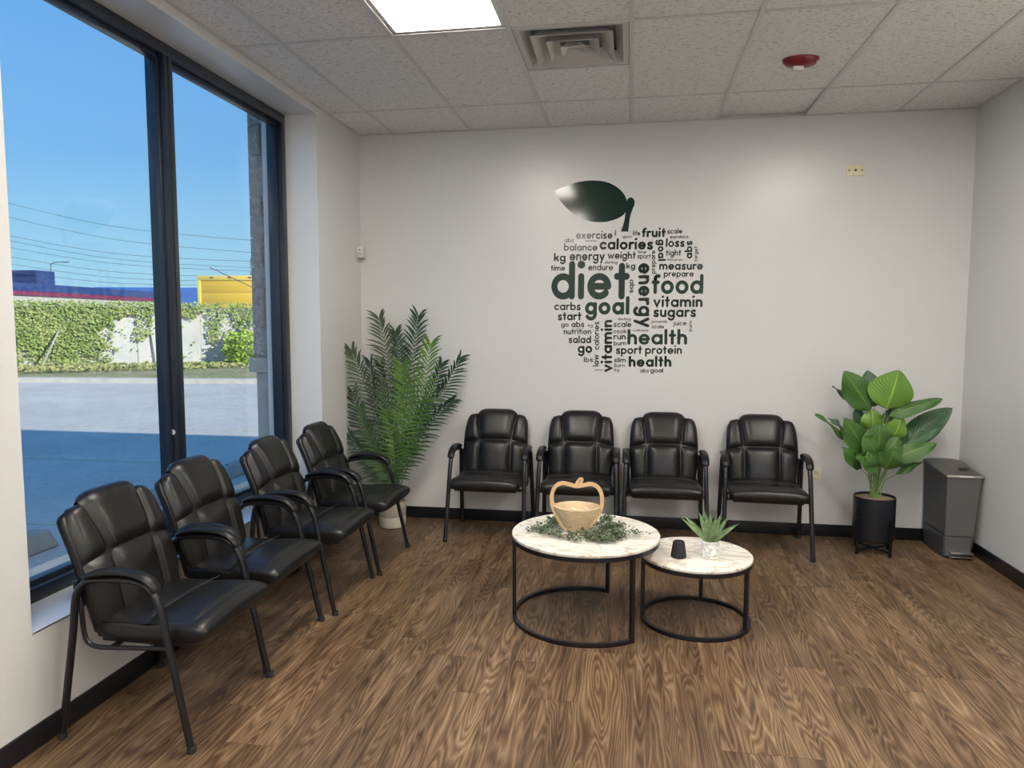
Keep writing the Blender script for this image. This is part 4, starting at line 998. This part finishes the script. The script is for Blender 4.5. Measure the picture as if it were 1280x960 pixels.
# far wall with ivy
wA, wB = Vector((-20.5, 15.7, 0)), Vector((-15.2, 19.1, 0)); wd_ = (wB-wA).normalized(); wn = Vector((wd_.y, -wd_.x, 0))
def wp(s, z, o=0): p = wA+wd_*s+wn*o; return Vector((p.x, p.y, z))
fw_ = empty('boundary_wall', wp(0, 0)); fw_['kind'] = 'structure'; O0 = Vector(fw_.location)
s0 = -9.0
while s0 < 16:
    q = [wp(s0+.01, -.1, 0)-O0, wp(s0+2.09, -.1, 0)-O0, wp(s0+2.09, -.1, -.2)-O0, wp(s0+.01, -.1, -.2)-O0]
    MB().add(q+[v+Vector((0, 0, 2.28)) for v in q], [(0, 1, 2, 3)[::-1], (4, 5, 6, 7), (0, 1, 5, 4), (1, 2, 6, 5), (2, 3, 7, 6), (3, 0, 4, 7)]).build('wall_panel', M['farwall'], fw_, smooth=False)
    s0 += 2.1
for (s_, l_) in ((4.05, .12), (4.72, .1), (7.4, .1), (2.3, .1)):
    MB().sweep([wp(s_-l_, 2.25, .05)-O0, wp(s_+l_, .02, .08)-O0], .022, n=6).build('steel_post', M['pole'], fw_)
random.seed(31)
def leaves(cnt, pos, size, name, mt, parent=None, nrm_=None, flat=.5):
    m = MB(); n = 0
    while n < cnt:
        p = pos()
        if p is None: continue
        a = Vector((random.gauss(0, 1), random.gauss(0, 1), random.gauss(0, 1))).normalized(); a = (a*flat+(nrm_ or Vector((0, -1, .3)))).normalized()
        u = a.cross(Vector((random.random()-.5, random.random()-.5, 1))).normalized(); v = a.cross(u); L = size*random.uniform(.6, 1.3)
        m.add([p-u*L*.5, p-v*L*.35, p+u*L*.5, p+v*L*.35], [(0, 1, 2, 3)]); n += 1
    return m
def ivy_d(s, z):
    n_ = .25*sin(s*3.1+1)+.18*sin(s*7.7)+.1*sin(z*9+s*5)
    top = 1 if z > 2.0+n_*.3 else 0
    if s < 2.3+n_: return 1.0 if z > .35+n_*.8 else .35
    if s < 3.3+n_*1.5: return 1.0 if z > 1.25+(s-2.3)*.5+n_*.5 else .14
    if s < 5.2: return 1.0 if z > 1.9+n_*.35 else (.3 if (abs(s-3.9-(z-1.9)*.15) < .28 and z > 1.0) else .01)
    if s < 5.9: return .7 if z > 1.95+n_*.5 else .01
    if abs(s-6.15+n_*.2) < .18+.12*(z-1) and z > .9: return .45
    return .55 if z > 1.72+n_*.9 else (.16 if z > 1.1 and s > 6.4 else .02)
def ivy_pos():
    s = random.uniform(-2.5, 10); z = random.uniform(.1, 2.32)
    if random.random() > ivy_d(s, z): return None
    return wp(s, z+random.uniform(-.05, .08)*(z > 2.2), .04+random.random()*.16*(1 if z > .5 else .5))
iv = leaves(15000, ivy_pos, .10, 'ivy', 'ivy', nrm_=wn+Vector((0, 0, .4)), flat=.9).build('ivy', M['ivy'], None, smooth=False)
tag(iv, 'green ivy creeping over the pale boundary wall across the car park', 'ivy', kind='stuff')
bc = wp(7.15, .66, .85)
def bush_pos():
    v = Vector((random.gauss(0, 1), random.gauss(0, 1), random.gauss(0, 1))).normalized()*random.uniform(.6, 1)**.5
    k = 1+.15*sin(v.x*9)+.12*sin(v.z*11+v.y*7); p = bc+Vector((v.x*.78*k, v.y*.6*k, v.z*.66*k))
    return p if p.z > .05 else None
bs = empty('bush', (bc.x, bc.y, 0.05)); tag(bs, 'bright yellow-green round bush at the foot of the boundary wall', 'bush')
m = leaves(3500, bush_pos, .10, '', '', flat=1.5)
for v in m.v: v -= Vector(bs.location)
ob = m.build('foliage', M['ivy2'], bs, smooth=False); ob['kind'] = 'stuff'
MB().sweep([(0, 0, 0), (.05, .02, .5)], .03, n=6).sweep([(.05, 0, 0), (.25, .0, .55)], .02, n=6).build('stem', M['bark'], bs)
# grass tufts on the verge
def tuft_pos():
    s = random.uniform(-3, 9); o = random.uniform(.15, 2.6); p = wp(s, 0, o); return Vector((p.x, p.y, .08+random.random()*.12))
tf_ = leaves(4000, tuft_pos, .12, '', '', nrm_=Vector((.3, -1, .2)), flat=.8).build('verge_grass', mat('dry_grass', (.36, .34, .14), .9, noise=(2, (.22, .27, .08))), None, smooth=False)
tag(tf_, 'patchy dry grass at the foot of the boundary wall', 'grass', kind='stuff')
st_ = MB().sweep([wp(.75, .02, .9), wp(1.25, 1.35, .3)], .03, n=6).build('leaning_pole', M['concrete']); tag(st_, 'pale pole leaning against the ivy-covered wall', 'pole')

# yellow box truck behind the wall
ty = 26.5; a = px(250, 345, ty); b = px(323, 345, ty)
tr = empty('box_truck', ((a.x+b.x)/2+.05, ty, GZ), -.05+YAW); tag(tr, 'yellow box truck parked behind the boundary wall', 'truck')
hw2 = (b.x-a.x)/2+.08; zt = a.z-GZ
MB().box(-hw2, hw2, 0, 6.5, .95, zt-.02, .03).build('cargo_box', M['yellow'], tr)
MB().box(-hw2, hw2, -.06, .0, zt-.22, zt+.0, .01).box(-hw2, -hw2+.16, -.06, 0, .95, zt-.22, .01).box(hw2-.16, hw2, -.06, 0, .95, zt-.22, .01).build('rear_frame', M['yellow2'], tr)
for k in range(5): MB().box(-hw2+.17, hw2-.17, -.02, 0, 1.0+k*(zt-1.24)/5, 1.0+(k+.97)*(zt-1.24)/5, .008).build('door_slat', M['yellow'], tr)
for x_ in (-hw2*.55, 0, hw2*.62): MB().box(x_-.09, x_+.09, -.075, -.06, zt-.13, zt-.07, .005).build('marker_light', M['redband'], tr)
MB().box(-.45, .45, .1, 8.2, .6, .95).build('chassis', M['rubber'], tr); MB().box(-hw2, hw2, 6.7, 8.6, .6, 2.5, .15).build('cab', M['yellow2'], tr)
for x_ in (-hw2+.18, hw2-.18):
    for y_ in (1.6, 7.6):
        m = MB().lathe([(.2, -.14), (.46, -.14), (.48, -.10), (.48, .10), (.46, .14), (.2, .14)], 24)
        for v in m.v: v.xyz = Vector((x_+v.z, y_+v.x, .48+v.y))
        m.build('wheel', M['rubber'], tr)
# blue buildings
def bldg(u0, y0, u1, y1, vt, label, parts):
    p0, p1 = px(u0, vt, y0), px(u1, vt, y1); z1 = p0.z
    t = empty('blue_building', (p0.x, p0.y, GZ)); tag(t, label, 'building'); d = Vector((p1.x-p0.x, p1.y-p0.y, 0)); L = d.length; d.normalize(); n = Vector((-d.y, d.x, 0)); h = z1-GZ
    def slab(name, f0, f1, za, zb, out_, mt, depth=9):
        q = [d*L*f0-n*out_, d*L*f1-n*out_, d*L*f1+n*depth, d*L*f0+n*depth]
        MB().add([(v.x, v.y, za) for v in q]+[(v.x, v.y, zb) for v in q], [(0, 1, 2, 3)[::-1], (4, 5, 6, 7), (0, 1, 5, 4), (1, 2, 6, 5), (2, 3, 7, 6), (3, 0, 4, 7)]).build(name, M[mt], t, smooth=False)
    for p_ in parts: slab(*p_, ) if False else slab(p_[0], p_[1], p_[2], p_[3]*h, p_[4]*h, p_[5], p_[6], p_[7] if len(p_) > 7 else 9)
bldg(-40, 46, 196, 70, 349, 'long dark blue building with a red band beyond the wall', [('wall', 0, 1, 0, .80, 0, 'concrete'), ('red_band', 0, 1, .80, .87, .25, 'redband', 1), ('parapet', 0, 1, .87, 1, .3, 'blue', 4)])
bldg(-60, 76, 45, 76, 339, 'blue block standing above the left end of the long building', [('wall', 0, 1, 0, .93, 0, 'blue', 3), ('parapet', 0, 1, .93, 1, .1, 'blue', 3)])
bldg(118, 88, 262, 92, 359, 'bright blue warehouse beyond the wall between the long building and the truck', [('wall', 0, 1, 0, .85, 0, 'blue2'), ('parapet', 0, 1, .85, 1, .1, 'blue2')])
# street lamps
def lamp(u, vt, y, du, name, label, r=.10):
    tp = px(u, vt, y); t = empty(name, (tp.x, tp.y, GZ)); tag(t, label, 'street lamp'); h = tp.z-GZ; ex = (px(u+du, vt, y).x-tp.x)
    MB().sweep(catmull([(0, 0, 0), (0, 0, h*.55), (0, 0, h-.9), (ex*.06, 0, h-.25), (ex*.3, 0, h-.02), (ex*.75, 0, h+.02)], 5), r, n=8, rad=lambda t_: 1-.4*t_).build('pole', M['pole'], t)
    MB().box(min(ex*.7, ex*1.0), max(ex*.7, ex), -.12, .12, h-.08, h+.08, .03).build('lamp_head', M['pole'] if du > 10 else M['white_plastic'], t)
lamp(63, 328, 100, 23, 'street_lamp', 'curved-arm grey street lamp above the blue building')
lamp(313, 322, 100, 5, 'street_lamp', 'white-headed street lamp above the yellow truck, next to the stone pier', .10)
# overhead wires
WN = ['the topmost of them all', 'second from the top', 'third from the top at the left frame', 'fourth from the top at the left frame', 'fourth from the bottom at the left frame', 'second from the bottom at the left frame', 'the lowest, just above the blue roofs', 'midway between the upper and lower wires']
for k, (v0, v1) in enumerate([(246, 297), (264, 312), (290, 322), (296, 330), (318, 341), (328, 346), (338, 350), (306, 334)]):
    y_ = 55+k*1.5; a = px(-60, v0-10, y_); b = px(345, v1+6, y_); mid = (a+b)/2-Vector((0, 0, 1.0))
    o = MB().sweep(catmull([a, mid, b], 8), .022, n=5).build('overhead_wire', M['wire']); tag(o, 'overhead power line crossing the sky, %s' % WN[k], 'wire', 'overhead power lines')
a = px(262, 334, 25); b = px(330, 366, 25); b = a+(b-a)*((a.z-GZ)/(a.z-b.z))
o = MB().sweep([a, b], .022, n=5).build('guy_cable', M['pole']); tag(o, 'slanting guy cable crossing in front of the yellow truck roof', 'cable')

# stone pier outside the far jamb
pr = empty('stone_pier', (-2.6, -.35, GZ)); tag(pr, 'grey split-face stone pier outside the far edge of the window', 'pier'); PO = Vector(pr.location)
random.seed(17)
def block(x0, x1, y0, y1, z0, z1, rough, name='stone_block'):
    m = MB(); nx, ny, nz = 8, 8, 6; g = .004
    def face(fn, a_, b_):
        m.grid(fn, a_, b_)
    rnd = {}
    def R3(p):
        k = (round(p.x, 4), round(p.y, 4), round(p.z, 4))
        return rnd.setdefault(k, Vector((random.uniform(-1, 1), random.uniform(-1, 1), random.uniform(-1, 1))))*(.007 if rough else .0)
    X0, X1, Y0, Y1, Z0, Z1 = x0+g, x1-g, y0, y1, z0+g, z1-g
    L_ = lambda a, b, t: a+(b-a)*t
    def J(p, edge): return p-PO+(Vector((0, 0, 0)) if edge else R3(p))
    E = lambda a, b: a in (0, 1) or b in (0, 1)
    face(lambda a, b: J(Vector((L_(X0, X1, a), Y0, L_(Z0, Z1, b)))-(Vector((0, .012, 0)) if (rough and not E(a, b)) else Vector()), E(a, b)), nx, nz)      # towards -y
    face(lambda a, b: J(Vector((X0, L_(Y0, Y1, a), L_(Z0, Z1, b)))-(Vector((.012, 0, 0)) if (rough and not E(a, b)) else Vector()), E(a, b)), ny, nz)
    face(lambda a, b: J(Vector((X1, L_(Y0, Y1, a), L_(Z0, Z1, b))), True), 1, 1)
    face(lambda a, b: J(Vector((L_(X0, X1, a), Y1, L_(Z0, Z1, b))), True), 1, 1)
    face(lambda a, b: J(Vector((L_(X0, X1, a), L_(Y0, Y1, b), Z1)), True), 1, 1)
    face(lambda a, b: J(Vector((L_(X0, X1, a), L_(Y0, Y1, b), Z0)), True), 1, 1)
    return m.build(name, M['stone_rough'] if rough else M['stone_smooth'], pr, weld=True, ang=60)
zs = [1.32]
for v in (408, 359, 334, 297, 271, 246, 194, 156): zs.append(px(320, v, -.70).z)
zs += [zs[-1]+.2, zs[-1]+.42, zs[-1]+.62, 4.55]
for k in range(len(zs)-1):
    z0, z1 = zs[k], zs[k+1]
    if z1-z0 < .05: continue
    if k % 2 == 0: block(-2.67, -2.535, -.70, -.02, z0, z1, True)
    else: block(-2.67, -2.575, -.70, -.02, z0, z1, True); block(-2.575, -2.535, -.69, -.02, z0, z1, True)
MB().box(-2.66-PO.x, -2.54-PO.x, -.68-PO.y, -.025-PO.y, .02, 4.68).build('core', M['stone_smooth'], pr, smooth=False)
block(-2.70, -2.535, -.715, -.02, 1.21, 1.32, False)
block(-2.655, -2.535, -.695, -.02, .70, 1.21, False); block(-2.655, -2.535, -.695, -.02, .25, .70, False); block(-2.655, -2.535, -.695, -.02, GZ+.11, .25, False)
